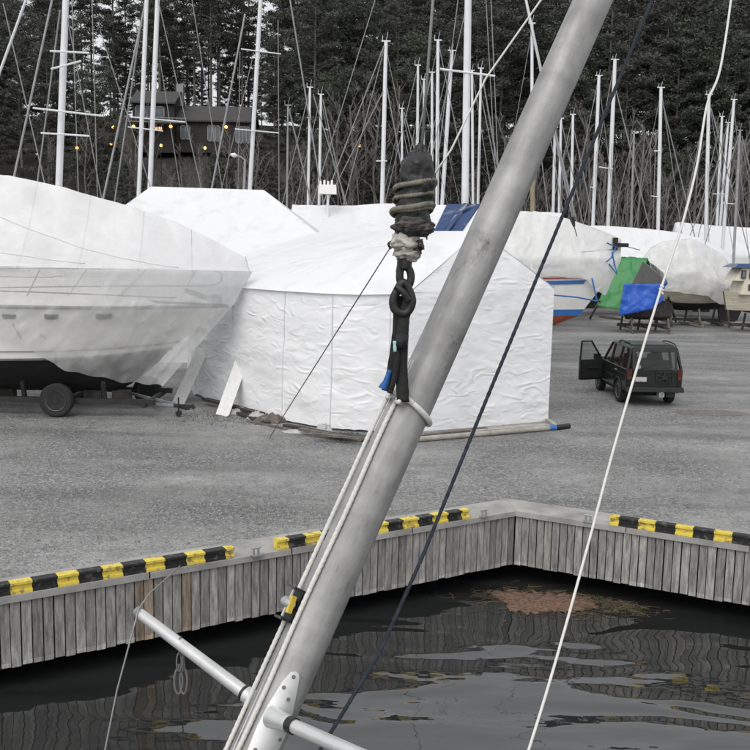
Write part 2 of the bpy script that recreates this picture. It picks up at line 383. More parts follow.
def local(o, mb):
    """build in the thing's own frame: returns a builder function that parents without offset"""
    def f(name, mats, smooth=False, weld=False, parent=None, b=mb):
        ob = b.build(name, mats, None, smooth, weld); ob.parent = parent or o; return ob
    return f
def fbm(p, s, oct=3):
    return noise.fractal(Vector(p) * s, 1.0, 2.0, oct)
def lerp(a, b, t): return a + (b - a) * t
def polyline(pts, t):
    """piecewise linear lookup: pts = [(t, value)]"""
    if t <= pts[0][0]: return pts[0][1]
    for (t0, a), (t1, b) in zip(pts, pts[1:]):
        if t <= t1: return lerp(a, b, (t - t0) / (t1 - t0))
    return pts[-1][1]
def sag(a, b, drop, n=16):
    a = Vector(a); b = Vector(b)
    return [lerp(a, b, i / n) - Vector((0, 0, drop * 4 * (i / n) * (1 - i / n))) for i in range(n + 1)]
# ================================================================== SETTING
QC = V(2.60, 16.84, 0); dL = V(-.845, -.5346, 0).normalized(); dR = V(.885, -.465, 0).normalized()
nL = V(dL.y, -dL.x, 0); nR = V(-dR.y, dR.x, 0)              # towards the land
if nL.y < 0: nL = -nL
if nR.y < 0: nR = -nR
WATER = -1.30
QL, QR = 16.0, 14.0
CAPW = .70
bis = (nL + nR).normalized(); IC = QC + bis * (CAPW / bis.dot(nL))
A1 = QC + dL * QL; B1 = QC + dR * QR
A1i = A1 + nL * CAPW; B1i = B1 + nR * CAPW
# gravel yard: one sheet behind the coping, out to the foot of the wooded hill
mb = MB()
far = 330
# radial strips from the coping's inner edge so that the sheet has no long slivers
edge = [A1i + (IC - A1i) * (i / 40) for i in range(41)] + [IC + (B1i - IC) * (i / 40) for i in range(1, 41)]
rows = []
for j, q in enumerate([0, .02, .05, .09, .14, .2, .3, .45, .7, 1.0]):
    row = []
    for i, p in enumerate(edge):
        s = i / (len(edge) - 1)
        e = V(lerp(-260, 260, s), far, 0)
        w = lerp(p, e, q); w.z = .0
        if q > 0: w.z = 0
        row.append(w)
    rows.append(row)
mb.grid(rows)
# shoulders beside the basin
mb.add([A1i, V(-260, A1i.y - 40, 0), V(-260, far, 0)], [(0, 1, 2)])
mb.add([B1i, V(260, B1i.y - 40, 0), V(260, far, 0)], [(0, 1, 2)])
ground = mb.build('gravel_ground', M['gravel'], smooth=True); tag(ground, kind='structure')

mb = MB(); n = 12
Wp = [A1 + nL * 1.6, QC + bis * 1.8, B1 + nR * 1.6, V(60, B1.y, 0), V(60, -40, 0), V(-60, -40, 0), V(-60, A1.y, 0)]
mb.add([V(p.x, p.y, WATER) for p in Wp], [tuple(range(len(Wp)))])
water = mb.build('water', M['water']); tag(water, kind='structure')

# ---- quay wall: coping, timber fascias, retaining wall
quay = empty('quay_wall', QC, 'grey timber-clad quay wall with concrete coping along the harbour basin', 'quay wall')
ZT = .035
def cap_block(mb, a, b, c, d, z0=-.055, z1=ZT):
    lo = [V(p.x, p.y, z0) for p in (a, b, c, d)]; hi = [V(p.x, p.y, z1) for p in (a, b, c, d)]
    mb.hexa(lo, hi)
mb = MB()
oL = nL * -.07; oR = nR * -.07; OC = QC - bis * (.07 / bis.dot(nL))
segs = 7
for i in range(segs):
    a, b = i / segs, (i + 1) / segs - .0012
    cap_block(mb, lerp(OC, A1 + oL, a), lerp(OC, A1 + oL, b), lerp(IC, A1i, b), lerp(IC, A1i, a), z1=ZT + (.004 if i % 2 else 0))
    cap_block(mb, lerp(IC, B1i, a), lerp(IC, B1i, b), lerp(OC, B1 + oR, b), lerp(OC, B1 + oR, a), z1=ZT + (.002 if i % 2 else .005))
mb.build('coping', M['concrete'], quay)
def fascia(d, n_, L):
    mb = MB(); s = .03
    while s < L:
        w = random.choice([.122, .125, .118, .128]); p = QC + d * (s + w / 2) - n_ * (.0 + random.uniform(0, .012))
        top = -.06; bot = -.97 + random.uniform(-.012, .012)
        g = random.uniform(.68, 1.2); t = (g, g * random.uniform(.975, 1.0), g * random.uniform(.94, .985))
        if 5.2 < s < 7.2 and d is dL and random.random() < .25: t = (g * .92, g * .74, g * .58)       # rust-stained boards
        a = p - d * (w / 2) + n_ * .015; b = p + d * (w / 2) + n_ * .015; k = n_ * -.03
        tilt = d * random.uniform(-.004, .004)
        mid = -.74 + random.uniform(-.12, .12)
        for z0, z1, f in ((bot, -.905, random.uniform(1.2, 1.5) if random.random() < .6 else 1.0), (-.905, top, 1.0)):
            lo = [x + V(0, 0, z0) + tilt for x in (a, b, b + k, a + k)]; hi = [x + V(0, 0, z1) for x in (a, b, b + k, a + k)]
            mb.hexa(lo, hi, 0, tuple(c * f for c in t))
        s += w + random.uniform(.012, .024)
    return mb.build('timber_fascia', M['planks'], quay)
fascia(dL, nL, QL); fascia(dR, nR, QR)
mb = MB()
for d, n_, L in ((dL, nL, QL), (dR, nR, QR)):
    for z in (-.28, -.80):                                                         # walers behind the boards
        mb.bar(QC + d * .1 + n_ * .075 + V(0, 0, z), QC + d * L + n_ * .075 + V(0, 0, z), .10, .14)
mb.build('waler', M['dark_wood'], quay)
mb = MB()
for d, n_, L, o in ((dL, nL, QL, nL), (dR, nR, QR, nR)):
    a = QC + bis * 1.5; b = QC + d * L + n_ * 1.3
    mb.add([a + V(0, 0, -.1), b + V(0, 0, -.1), b + V(0, 0, -3), a + V(0, 0, -3)], [(0, 1, 2, 3)])
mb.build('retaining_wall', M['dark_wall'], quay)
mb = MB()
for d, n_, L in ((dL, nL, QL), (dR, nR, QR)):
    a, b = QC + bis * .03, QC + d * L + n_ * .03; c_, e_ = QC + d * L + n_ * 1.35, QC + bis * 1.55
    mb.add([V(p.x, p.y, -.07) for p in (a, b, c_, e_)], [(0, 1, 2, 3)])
mb.build('shade_lid', M['dark_wall'], quay)  # lid added to keep light out of the space below the quay
# piles under the fascia
pile0 = None
for d, n_, L in ((dL, nL, QL), (dR, nR, QR)):
    s = 1.1
    while s < L:
        mb = MB(); p = QC + d * s + n_ * .95
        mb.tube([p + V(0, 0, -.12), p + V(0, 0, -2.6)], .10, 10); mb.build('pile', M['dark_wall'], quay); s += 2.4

# ---- striped edge rails (flanged section bolted to the coping)
RP = [(0, 0), (0, .035), (.04, .052), (.04, .105), (0, .122), (0, .155), (.155, .155), (.155, 0)]
def edge_rail(d, n_, bounds, first_yellow, label):
    """bounds: distances from the corner of the colour changes"""
    c = QC + d * ((bounds[0] + bounds[-1]) / 2) + V(0, 0, ZT)
    mb = MB(); yellow = first_yellow
    for a, b in zip(bounds, bounds[1:]):
        o = QC + d * a + n_ * -.035 + V(0, 0, ZT + .006)
        L = b - a - .004
        mb.prism(RP, o, n_, V(0, 0, 1), d, L, 0 if yellow else 1)
        yellow = not yellow
    o = mb.build('edge_rail', [M['yellow'], M['black_paint']])
    return tag(o, label, 'edge rail', 'striped edge rails on the quay')
def s_of(px, py, d):                                                                # distance from the corner of a pixel on the quay edge
    p = gp(px, py, ZT + .08); return (p - QC).dot(d)
P_ = .617
sL0 = s_of(235, 553, dL); x = [sL0, sL0 + .14]
while x[-1] < QL - .6: x += [x[-1] + .33, x[-1] + .617]
edge_rail(dL, nL, x, True, 'longest yellow and black striped edge rail, at the left end of the quay')
s0, s1 = s_of(470, 514, dL), s_of(275, 544, dL)
x = [s0, s0 + .17]
while x[-1] + .617 < s1 - .1: x += [x[-1] + .30, x[-1] + .617]
x += [x[-1] + .30, s1]
edge_rail(dL, nL, x, True, 'yellow and black striped edge rail crossed by the leaning mast')
s0 = s_of(611, 519, dR); x = [s0, s0 + .16]
while x[-1] < QR - .7: x += [x[-1] + .33, x[-1] + .617]
edge_rail(dR, nR, x, True, 'yellow and black striped edge rail on the right-hand quay beyond the corner')

# ---- mooring cleats
def cleat(px, py, d, n_, label):
    p = gp(px, py, ZT); o = empty('mooring_cleat', (p.x, p.y, ZT), label, 'mooring cleat', 'steel cleats on the quay coping', math.atan2(d.y, d.x))
    b = MB(); b.box((0, 0, .012), (.15, .10, .02)); local(o, b)('base_plate', M['galv'])
    for sx in (-1, 1):
        b = MB(); b.tube([(sx * .04, 0, .02), (sx * .038, 0, .12)], .017, 10); local(o, b)('post', M['galv'], True)
    b = MB(); b.tube([(-.085, 0, .128), (-.05, 0, .122), (.05, 0, .122), (.085, 0, .128)], [.010, .016, .016, .010], 10); local(o, b)('horn', M['galv'], True)
cleat(256, 556, dL, nL, 'small steel mooring cleat in the gap between two striped rails')
cleat(484, 517, dL, nL, 'small steel mooring cleat just left of the quay corner')
cleat(588, 522, dR, nR, 'small steel mooring cleat right of the quay corner before the striped rail')

# ---- floating leaf mat and reeds in the corner
def blob(cx, cy, z, pts, mi=0, mb=None, seed=0, thick=.012):
    mb = mb or MB(); n = 90; ring = []
    for i in range(n):
        a = 2 * math.pi * i / n
        r = 1 + .16 * noise.noise(V(math.cos(a) * 1.6, math.sin(a) * 1.6, seed)) + .10 * noise.noise(V(math.cos(a) * 7, math.sin(a) * 7, seed + 3)) + .05 * random.uniform(-1, 1)
        ring.append(V(cx + pts[0] * math.cos(a) * r, cy + pts[1] * math.sin(a) * r, z))
    top = [p * 1 + V(0, 0, thick) for p in ring]
    mb.add(ring + top + [V(cx, cy, z + thick * 1.4)], [(i, (i + 1) % n, n + (i + 1) % n, n + i) for i in range(n)] + [(n + i, n + (i + 1) % n, 2 * n) for i in range(n)])
    return mb
c = gp(536, 603, WATER)
mb = MB(); n = 60; ring = []
outl = [(491, 593), (503, 592), (520, 593), (545, 593), (575, 595), (592, 600), (597, 605), (588, 609), (570, 612), (548, 613), (527, 613), (512, 610), (508, 604), (500, 598)]
pts = []
for i, (a, b) in enumerate(outl):
    a2, b2 = outl[(i + 1) % len(outl)]
    for k in range(10):
        q = gp(lerp(a, a2, k / 10), lerp(b, b2, k / 10), WATER); q += V(random.gauss(0, .05), random.gauss(0, .09), 0); pts.append(q)
top = [p + V(0, 0, .015) for p in pts]; n = len(pts)
mid = [lerp(c, p, .55) + V(random.uniform(-.03, .03), random.uniform(-.03, .03), .018 + random.uniform(0, .012)) for p in pts]
mb.add([p - V(0, 0, .02) for p in pts] + top + mid + [c + V(0, 0, .02)], [(i, (i + 1) % n, n + (i + 1) % n, n + i) for i in range(n)]
       + [(n + i, n + (i + 1) % n, 2 * n + (i + 1) % n, 2 * n + i) for i in range(n)] + [(2 * n + i, 2 * n + (i + 1) % n, 3 * n) for i in range(n)])
tag(mb.build('floating_leaf_mat', M['leafmat']), 'reddish brown mat of dead leaves floating below the quay corner', 'leaf mat', kind='stuff')
mb = MB()
def reed(cx, cy, sx, sy, k):
    for i in range(k):
        p = gp(random.gauss(cx, sx), random.gauss(cy, sy), WATER); a = random.gauss(.2, .9)
        # keep inside the basin
        if (p - QC).dot(nL) > -.05 or (p - QC).dot(nR) > -.05: continue
        L = random.uniform(.05, .34) * (1 if random.random() < .85 else 1.7); dd = V(math.cos(a), math.sin(a), 0)
        q = p + dd * L / 2 + V(0, 0, random.uniform(0, .03)); mid_ = p + V(random.uniform(-.03, .03), random.uniform(-.03, .03), .018)
        bd = V(-dd.y, dd.x, 0) * random.gauss(0, .16) * L; mb.tube([p - dd * L / 2 + V(0, 0, .006), lerp(p - dd * L / 2, mid_, .6) + bd * .8, mid_ + bd, q], random.uniform(.002, .005), 4, 0 if random.random() < .38 else 1)
reed(610, 600, 30, 5, 420); reed(545, 595, 42, 5, 300); reed(550, 606, 35, 5, 120); reed(625, 606, 18, 5, 260); reed(575, 613, 30, 4, 60); reed(505, 597, 10, 4, 60)
tag(mb.build('dead_reeds', [M['reed'], M['reed_dark']]), 'yellow-brown dead reeds floating around the leaf mat', 'reeds', kind='stuff')

# ---- loose stones on the gravel
mb = MB(); rnd = random.Random(3)
cnt = 0
while cnt < 26000:
    px = rnd.uniform(-30, 780); py = 440 + (rnd.random() ** .8) * 165
    if rnd.random() < .14: py = rnd.uniform(385, 450)
    p = gp(px, py, 0)
    if (p - QC).dot(nL) < CAPW + .03 and p.x < IC.x + 1: continue
    if (p - QC).dot(nR) < CAPW + .03 and p.x > IC.x - 1: continue
    dens = .5 + .9 * noise.noise(V(p.x * .25, p.y * .4, 2))
    if rnd.random() > dens + .12: continue
    r = rnd.uniform(.010, .020) * (1 if rnd.random() < .93 else 1.7)
    o = [V(p.x + r * rnd.uniform(.7, 1.2), p.y, .0), V(p.x, p.y + r * rnd.uniform(.7, 1.2), 0), V(p.x - r * rnd.uniform(.7, 1.2), p.y, 0), V(p.x, p.y - r * rnd.uniform(.7, 1.2), 0),
         V(p.x + rnd.uniform(-.3, .3) * r, p.y + rnd.uniform(-.3, .3) * r, r * rnd.uniform(.6, 1.1))]
    mb.add(o, [(0, 1, 4), (1, 2, 4), (2, 3, 4), (3, 0, 4)]); cnt += 1
tag(mb.build('loose_gravel_stones', M['stone']), 'loose grey stones scattered over the gravel yard', 'stones', kind='stuff')
# damp hollow
p = gp(712, 413); mb = MB(); ring = [V(p.x + 1.1 * math.cos(a) * (1 + .25 * noise.noise(V(math.cos(a) * 2, math.sin(a) * 2, 1))), p.y + .55 * math.sin(a) * (1 + .3 * noise.noise(V(math.cos(a) * 2, math.sin(a) * 2, 5))), .005) for a in [i * math.pi / 24 for i in range(48)]]
mb.add(ring, [tuple(range(48))]); tag(mb.build('puddle', M['wet']), kind='structure')
# ================================================================== HILL, HOUSE, WOOD
def hill_z(x, y):
    t = max(0, min(1, (y - 96) / 84)); z = 27 * (t * t * (3 - 2 * t)) * .55 + 27 * t * .45
    z += 2.2 * fbm((x, y, 0), .018) * min(1, t * 3)
    if x > 12: z -= min(2.5, (x - 12) * .06) * t
    if y > 180: z -= min(14, (y - 180) * .12)
    return z
mb = MB(); rows = []
for j in range(70):
    y = 95 + j * 2.6; row = []
    for i in range(110):
        x = -150 + i * 300 / 109; z = hill_z(x, y) + .25 * fbm((x, y, 3), .3)
        row.append(V(x, y, z - (.35 if j == 0 else 0)))
    rows.append(row)
mb.grid(rows); hill = mb.build('wooded_hill', M['hill'], smooth=True); tag(hill, kind='structure')

# ---- house on the hillside
HY = 150.0
def hp(px, py, dy=0): return at(px, py, HY + dy)
house = empty('house', hp(190, 150), 'dark wooden house with grey roof, white-framed windows and a balcony on the wooded hill', 'house')
def wall_box(x0, y0, x1, y1, depth, mats, name, parent, dy=0):
    a = hp(x0, y1, dy); b = hp(x1, y0, dy); mb = MB()
    mb.hexa([V(a.x, a.y, a.z), V(b.x, a.y, a.z), V(b.x, a.y + depth, a.z), V(a.x, a.y + depth, a.z)],
            [V(a.x, a.y, b.z), V(b.x, a.y, b.z), V(b.x, a.y + depth, b.z), V(a.x, a.y + depth, b.z)])
    return mb.build(name, mats, parent)
wall_box(172, 120, 251, 152, 8, M['house_wall'], 'wall', house)
wall_box(133, 102, 174, 152, 8, M['house_wall'], 'wall', house, -1.2)
def gable_roof(x0, x1, ye, yr, depth, dy, name):
    a = hp(x0, ye, dy); b = hp(x1, yr, dy); mb = MB(); t = .35
    e0, e1 = V(a.x, a.y - .6, a.z), V(b.x, a.y - .6, a.z)
    r0, r1 = V(a.x, a.y + depth / 2, b.z), V(b.x, a.y + depth / 2, b.z)
    f0, f1 = V(a.x, a.y + depth + .6, a.z), V(b.x, a.y + depth + .6, a.z)
    up = V(0, 0, .25)
    mb.hexa([e0, e1, r1, r0], [e0 + up, e1 + up, r1 + up, r0 + up]); mb.hexa([r0 + V(0, .01, 0), r1 + V(0, .01, 0), f1, f0], [r0 + up + V(0, .01, 0), r1 + up + V(0, .01, 0), f1 + up, f0 + up])
    mb.add([V(a.x + .3, a.y, a.z), V(a.x + .3, a.y + depth, a.z), r0 + V(.3, 0, 0)], [(0, 1, 2)]); mb.add([V(b.x - .3, a.y, a.z), V(b.x - .3, a.y + depth, a.z), r1 - V(.3, 0, 0)], [(0, 1, 2)])
    return mb.build(name, M['house_roof'], house)
gable_roof(171, 253, 121.5, 105, 8, 0, 'roof')
rf = gable_roof(130, 176, 103.5, 89, 8, -1.2, 'roof')
ch = wall_box(176.4, 84, 183, 106, 1.0, M['house_white'], 'chimney', None, 3.0); ch.parent = rf; ch.matrix_parent_inverse = rf.matrix_world.inverted()
def window(x0, y0, x1, y1, dy, lit=None, bars=2):
    a = hp(x0, y1, dy); b = hp(x1, y0, dy); w = .16; mb = MB(); y = a.y
    for i in range(bars + 1):
        x = lerp(a.x, b.x, i / bars); mb.box((x, y - .06, (a.z + b.z) / 2), (w, .12, b.z - a.z + w))
    for z in (a.z, b.z): mb.box(((a.x + b.x) / 2, y - .062, z), (b.x - a.x + w, .116, w))
    f = mb.build('window', M['house_white'], house)
    p = MB(); p.add([V(a.x, y - .02, a.z), V(b.x, y - .02, a.z), V(b.x, y - .02, b.z), V(a.x, y - .02, b.z)], [(0, 1, 2, 3)])
    p.build('pane', lit or M['house_glass'], f)
window(145, 107, 164, 117, -1.2, bars=2); window(136, 106, 141, 117, -1.2, bars=1)
window(208, 126, 220, 141, 0, bars=3); window(236, 127, 250, 143, 0, bars=4); window(181, 126, 190, 139, 0, bars=2)
window(154, 126.5, 162.5, 130, -1.2, M['warm_window'], bars=2)
mb = MB(); a = hp(127, 124, -3); b = hp(186, 121, -3)
mb.box(((a.x + b.x) / 2, a.y, hp(150, 121.6, -3).z), (b.x - a.x, .12, .16)); mb.box(((a.x + b.x) / 2, a.y, hp(150, 117.5, -3).z), (b.x - a.x, .08, .1))
for i in range(14): mb.box((lerp(a.x, b.x, i / 13), a.y, hp(150, 119.6, -3).z), (.05, .05, .62))
mb.build('balcony_rail', M['house_white'], house)
mb = MB(); mb.box(((a.x + b.x) / 2, a.y + .9, hp(150, 122.6, -3).z), (b.x - a.x, 1.8, .18)); mb.build('balcony', M['house_wall'], house)
for px in (133.5, 170.7):
    mb = MB(); q = hp(px, 126.5, -1.35); mb.lathe(q, (0, 0, 1), [(-.25, 0), (-.18, .16), (0, .25), (.18, .16), (.25, 0)], 18); mb.build('wall_lamp', M['amber'], house, True)
q = hp(226, 127, -.15); mb = MB(); mb.lathe(q, (0, 0, 1), [(-.25, 0), (-.18, .16), (0, .25), (.18, .16), (.25, 0)], 18); mb.build('wall_lamp', M['amber'], house, True)
# little outhouse with a white-framed window left of the house
oh = empty('outhouse', at(102, 166, 140), 'small dark outhouse with one white-framed window below the hillside house', 'outhouse')
HY = 140.0
a = hp(92, 168); b = hp(113, 146); mb = MB(); mb.hexa([V(a.x, a.y, a.z), V(b.x, a.y, a.z), V(b.x, a.y + 3, a.z), V(a.x, a.y + 3, a.z)], [V(a.x, a.y, b.z), V(b.x, a.y, b.z), V(b.x, a.y + 3, b.z), V(a.x, a.y + 3, b.z)]); mb.build('wall', M['house_wall'], oh)
mb = MB(); mb.hexa([V(a.x - .3, a.y - .4, b.z), V(b.x + .3, a.y - .4, b.z), V(b.x + .3, a.y + 3.3, b.z + .7), V(a.x - .3, a.y + 3.3, b.z + .7)], [V(a.x - .3, a.y - .4, b.z + .15), V(b.x + .3, a.y - .4, b.z + .15), V(b.x + .3, a.y + 3.3, b.z + .85), V(a.x - .3, a.y + 3.3, b.z + .85)]); mb.build('roof', M['house_roof'], oh)
house_keep = house; house = oh
window(97, 149, 107, 159, -.02, bars=2); house = house_keep
# amber lamps on posts in the wood
def post_lamp(px, py, Y, label):
    q = at(px, py, Y); g = hill_z(q.x, q.y)
    g = min(g, q.z - 1.2)
    o = empty('garden_lamp', (q.x, q.y, g), label, 'garden lamp', 'amber garden lamps on the wooded hill')
    mb = MB(); mb.tube([V(0, 0, 0), V(0, 0, q.z - g - .25)], .05, 6); local(o, mb)('post', M['trailer'])
    mb = MB(); mb.lathe((0, 0, q.z - g), (0, 0, 1), [(-.22, 0), (-.15, .14), (0, .2), (.15, .14), (.22, 0)], 18); local(o, mb)('globe', M['amber'], True)
for px, py, Y, lb in ((113, 127, 141, 'amber garden lamp left of the hillside house, level with its balcony'),
                      (111, 143.5, 134, 'amber garden lamp above the white-framed outhouse window'),
                      (205, 148, 136, 'amber garden lamp low in front of the house\'s right wing'),
                      (161, 145.5, 137, 'faint amber garden lamp below the balcony of the house'),
                      (77, 148, 134, 'amber garden lamp just right of the thick white mast'),
                      (37, 153.5, 132, 'faint amber garden lamp left of the thick white mast'),
                      (360, 146, 140, 'upper amber garden lamp left of the tall mast beside the black hook bundle'),
                      (351, 165, 134, 'lower amber garden lamp left of the tall mast beside the black hook bundle')):
    post_lamp(px, py, Y, lb)

# ---- pines: prototypes, then copies
def foliage_tuft(mb, c, r, k, rnd):
    g = rnd.uniform(.72, 1.3); tone = (g, g, g * .95)
    vs, fs = [], []
    for i in range(k):
        p = c + V(rnd.gauss(0, r), rnd.gauss(0, r), rnd.gauss(0, r * .42))
        a = V(rnd.uniform(-1, 1), rnd.uniform(-1, 1), rnd.uniform(-.5, .9)).normalized(); b = a.orthogonal().normalized()
        b = (b * math.cos(rnd.random() * 6) + a.cross(b) * math.sin(rnd.random() * 6))
        L = rnd.uniform(.22, .5); w = rnd.uniform(.05, .11); n0 = len(vs)
        vs += [p - b * w, p + b * w, p + a * L]; fs.append((n0, n0 + 1, n0 + 2))
    mb.add(vs, fs, 0, tone)
def make_pine(seed, H, crown0, spread, mat, dense=1.0):
    rnd = random.Random(seed)
    o = empty('pine_tree', (0, 0, 0), 'x', 'pine tree')
    t = MB(); bend = rnd.uniform(-.5, .5); P = []
    for i in range(9):
        q = i / 8; P.append(V(bend * math.sin(q * 2.4), .3 * bend * q, H * q))
    t.tube(P, [lerp(.26, .05, i / 8) for i in range(9)], 7)
    c = MB(); nb = int(46 * dense)
    for i in range(nb):
        h = lerp(crown0, 1.0, ((i + rnd.random()) / nb) ** .85); base = V(bend * math.sin(h * 2.4), .3 * bend * h, H * h)
        q = (h - crown0) / (1 - crown0); L = spread * (.30 + .95 * math.sin((q * .74 + .14) * math.pi) ** .8) * rnd.uniform(.5, 1.2) * (1 - .22 * q)
        az = rnd.random() * 6.283; up = rnd.uniform(-.15, .35) + .3 * q; d = V(math.cos(az), math.sin(az), up)
        t.tube([base, base + d * L * .55 + V(0, 0, -.1), base + d * L], [.06, .035, .012], 4, cap=False)
        for k in range(max(2, int(L * 2.4))):
            f = rnd.uniform(.3, 1.05); foliage_tuft(c, base + d * L * f + V(rnd.gauss(0, .3), rnd.gauss(0, .3), .1), .34, 30, rnd)
    for k in range(int(H * .5)):                                                   # dead twigs under the crown
        h = rnd.uniform(.2, crown0 + .1); az = rnd.random() * 6.283; L = rnd.uniform(.5, 1.6); base = V(bend * math.sin(h * 2.4), .3 * bend * h, H * h)
        t.tube([base, base + V(math.cos(az) * L, math.sin(az) * L, -.25)], [.03, .01], 3, cap=False)
    local(o, t)('trunk', M['bark']); local(o, c)('crown', mat)
    return o
def copy_tree(root):
    r = root.copy(); COL.objects.link(r)
    for ch in root.children:
        c = ch.copy(); COL.objects.link(c); c.parent = r
        for g in ch.children:
            d = g.copy(); COL.objects.link(d); d.parent = c
    return r
KINDS = {
 'ridge': [make_pine(11, 25, .38, 2.7, M['needle'], 1.2), make_pine(12, 27, .46, 2.5, M['needle'], 1.1), make_pine(13, 23, .26, 2.9, M['needle'], 1.3)],
 'dense': [make_pine(21, 25, .14, 3.5, M['needle'], 2.0), make_pine(22, 23, .10, 3.7, M['needle_green'], 2.1), make_pine(23, 28, .24, 3.5, M['needle'], 1.9)],
}
LAB = {'ridge': ('tall bare-stemmed pine on the ridge behind the house', 'bare-stemmed pines on the ridge'),
       'dense': ('dark dense pine in the wood behind the boatyard masts', 'dense pines in the wood')}
used = set(); rnd = random.Random(5)
def plant(kind, px, Y, s=1.0, dz=0):
    pr = rnd.choice(KINDS[kind])
    p = at(px, 200, Y); x = p.x; y = p.y
    o = pr if pr.name not in used else copy_tree(pr)
    used.add(pr.name)
    o.location = (x, y, hill_z(x, y) - .2 + dz); o.rotation_euler = (0, 0, rnd.random() * 6.28); k = s * rnd.uniform(.9, 1.12); o.scale = (k, k, k)
    o['label'], o['group'] = LAB[kind]; o['category'] = 'pine tree'
# open ridge behind the house, sky between the stems
for px in (-25, 4, 26, 84, 96, 118, 131, 146, 158, 163, 176, 186, 197, 203, 214, 222, 236, 243, 249):
    plant('ridge', px + rnd.uniform(-3, 3), rnd.uniform(166, 188), 1.0)
for px in (112, 120, 137, 152, 163, 171, 188, 209, 218, 229, 244): plant('ridge', px, rnd.uniform(186, 205), .95)
for px in (116, 127, 141, 167, 190, 201, 226, 239, 252): plant('dense', px, rnd.uniform(172, 184), rnd.uniform(.32, .46))
# closed wood left and right
for Y, s in ((176, 1.08), (160, 1.08), (146, 1.0), (132, .96)):
    px = -60 + rnd.uniform(0, 15)
    while px < 815:
        gap = 105 < px < 262
        top = (Y < 165 and gap) or (Y < 140 and 255 < px < 300)
        if not top and not (gap and Y > 165) and not (70 < px < 108 and Y > 140) and not (12 < px < 34 and Y > 165): plant('dense', px + rnd.uniform(-5, 5), Y + rnd.uniform(-6, 6), s * (.80 if px < 300 and Y < 150 else .84 if px < 115 else (1.12 if px > 480 else 1.0)) * (.93 if 325 < px < 385 else 1))
        px += 20 + rnd.uniform(0, 9)
for px in list(range(262, 800, 12)): plant('dense', px + rnd.uniform(-4, 4), rnd.uniform(172, 184), rnd.uniform(.34, .5))
for px in list(range(280, 800, 17)): plant('dense', px + rnd.uniform(-6, 6), rnd.uniform(120, 128), rnd.uniform(.30, .5))
for px in (126, 140, 232, 262, 96, 60, 20, 178, 252, 218, 118): plant('dense', px, rnd.uniform(116, 130), rnd.uniform(.24, .40))
# bare deciduous trees
def make_bare(seed, H, lean, mat, spread=.45, depth=4):
    rnd = random.Random(seed); o = empty('bare_tree', (0, 0, 0), 'x', 'bare tree'); t = MB(); c = MB()
    def grow(p, d, L, r, lv):
        q = p + d * L; m_ = p + d * L * .5 + V(rnd.gauss(0, .05), rnd.gauss(0, .05), 0) * L
        (t if lv == 0 else c).tube([p, m_, q], [r, r * .8, r * .55], 5 if lv == 0 else 3, cap=False)
        if lv >= depth: return
        for k in range(rnd.choice([3, 4, 5]) if lv else 9):
            f = rnd.uniform(.3, 1) if lv else lerp(.22, 1, (k + .5) / 9); s = p + d * L * f
            az = rnd.random() * 6.28; e = (d + V(math.cos(az), math.sin(az), .15) * rnd.uniform(.4, .9) * (spread / .45)).normalized(); e = (e + V(0, 0, .25)).normalized()
            grow(s, e, L * rnd.uniform(.26, .45) * (1 if lv else .8 * (1.25 - f * .6)), r * (.42 if lv == 0 else .6), lv + 1)
    grow(V(0, 0, 0), V(lean, 0, 1).normalized(), H, H * .010 + .015, 0)
    local(o, t)('trunk', mat); local(o, c)('crown', mat); return o
KINDS['birch'] = [make_bare(31, 13, .04, M['twig'], .5, 3), make_bare(32, 12, -.05, M['twig'], .45, 3), make_bare(33, 9, .1, M['twig'], .6, 3)]
KINDS['brown'] = [make_bare(41, 12, .02, M['twig_brown'], .7, 3), make_bare(42, 8, -.1, M['twig_brown'], .8, 3)]
LAB['birch'] = ('pale bare birch at the foot of the dark wood', 'bare birches at the edge of the wood')
LAB['brown'] = ('brown leafless tree among the dark pines', 'brown leafless trees on the hill')
for px in (552, 566, 583, 600, 622, 638, 652, 668, 676, 690, 700, 716, 727, 742, 758, 520, 500): plant('birch', px, rnd.uniform(100, 116), rnd.uniform(.8, 1.15))
for px in list(range(300, 800, 13)): plant('brown', px + rnd.uniform(-6, 6), rnd.uniform(108, 124), rnd.uniform(.7, 1.25))
for px in list(range(500, 790, 19)): plant('birch', px + rnd.uniform(-6, 6), rnd.uniform(112, 126), rnd.uniform(.9, 1.4))
for px in (338, 350, 362, 374, 345, 395): plant('brown', px, rnd.uniform(120, 132), 1.35)
for px in list(range(-20, 300, 17)) + list(range(112, 262, 7)) + [310, 330, 385, 410, 430, 455, 480, 530, 575, 610]: plant('brown', px + rnd.uniform(-6, 6), rnd.uniform(102, 128), rnd.uniform(.6, 1.05) if 110 < px < 260 else rnd.uniform(.6, 1.0))
# ================================================================== TENTS AND COVERED BOATS
def sheet(mb, a, b, c, d, nu, nv, amp=.04, sc=1.0, st=(1, 1, 1), mi=0, seed=0, pin=True, out=None):
    """a wrinkled sheet between the corners a-b (lower edge) and d-c (upper edge)"""
    nrm = (b - a).cross(d - a).normalized()
    if out is not None and nrm.dot(out) < 0: nrm = -nrm
    rows = []
    for j in range(nv + 1):
        v = j / nv; row = []
        for i in range(nu + 1):
            u = i / nu; p = lerp(lerp(a, b, u), lerp(d, c, u), v)
            q = V(p.x * st[0], p.y * st[1], p.z * st[2]) * sc + V(seed, seed * 1.7, 0)
            h = noise.noise(q) + .5 * noise.noise(q * 2.3) + .3 * abs(noise.noise(q * 5.1))
            k = amp * (min(1, 6 * min(u, 1 - u)) * min(1, 6 * min(v, 1 - v)) if pin else 1)
            row.append(p + nrm * h * k)
        rows.append(row)
    mb.grid(rows, mi)

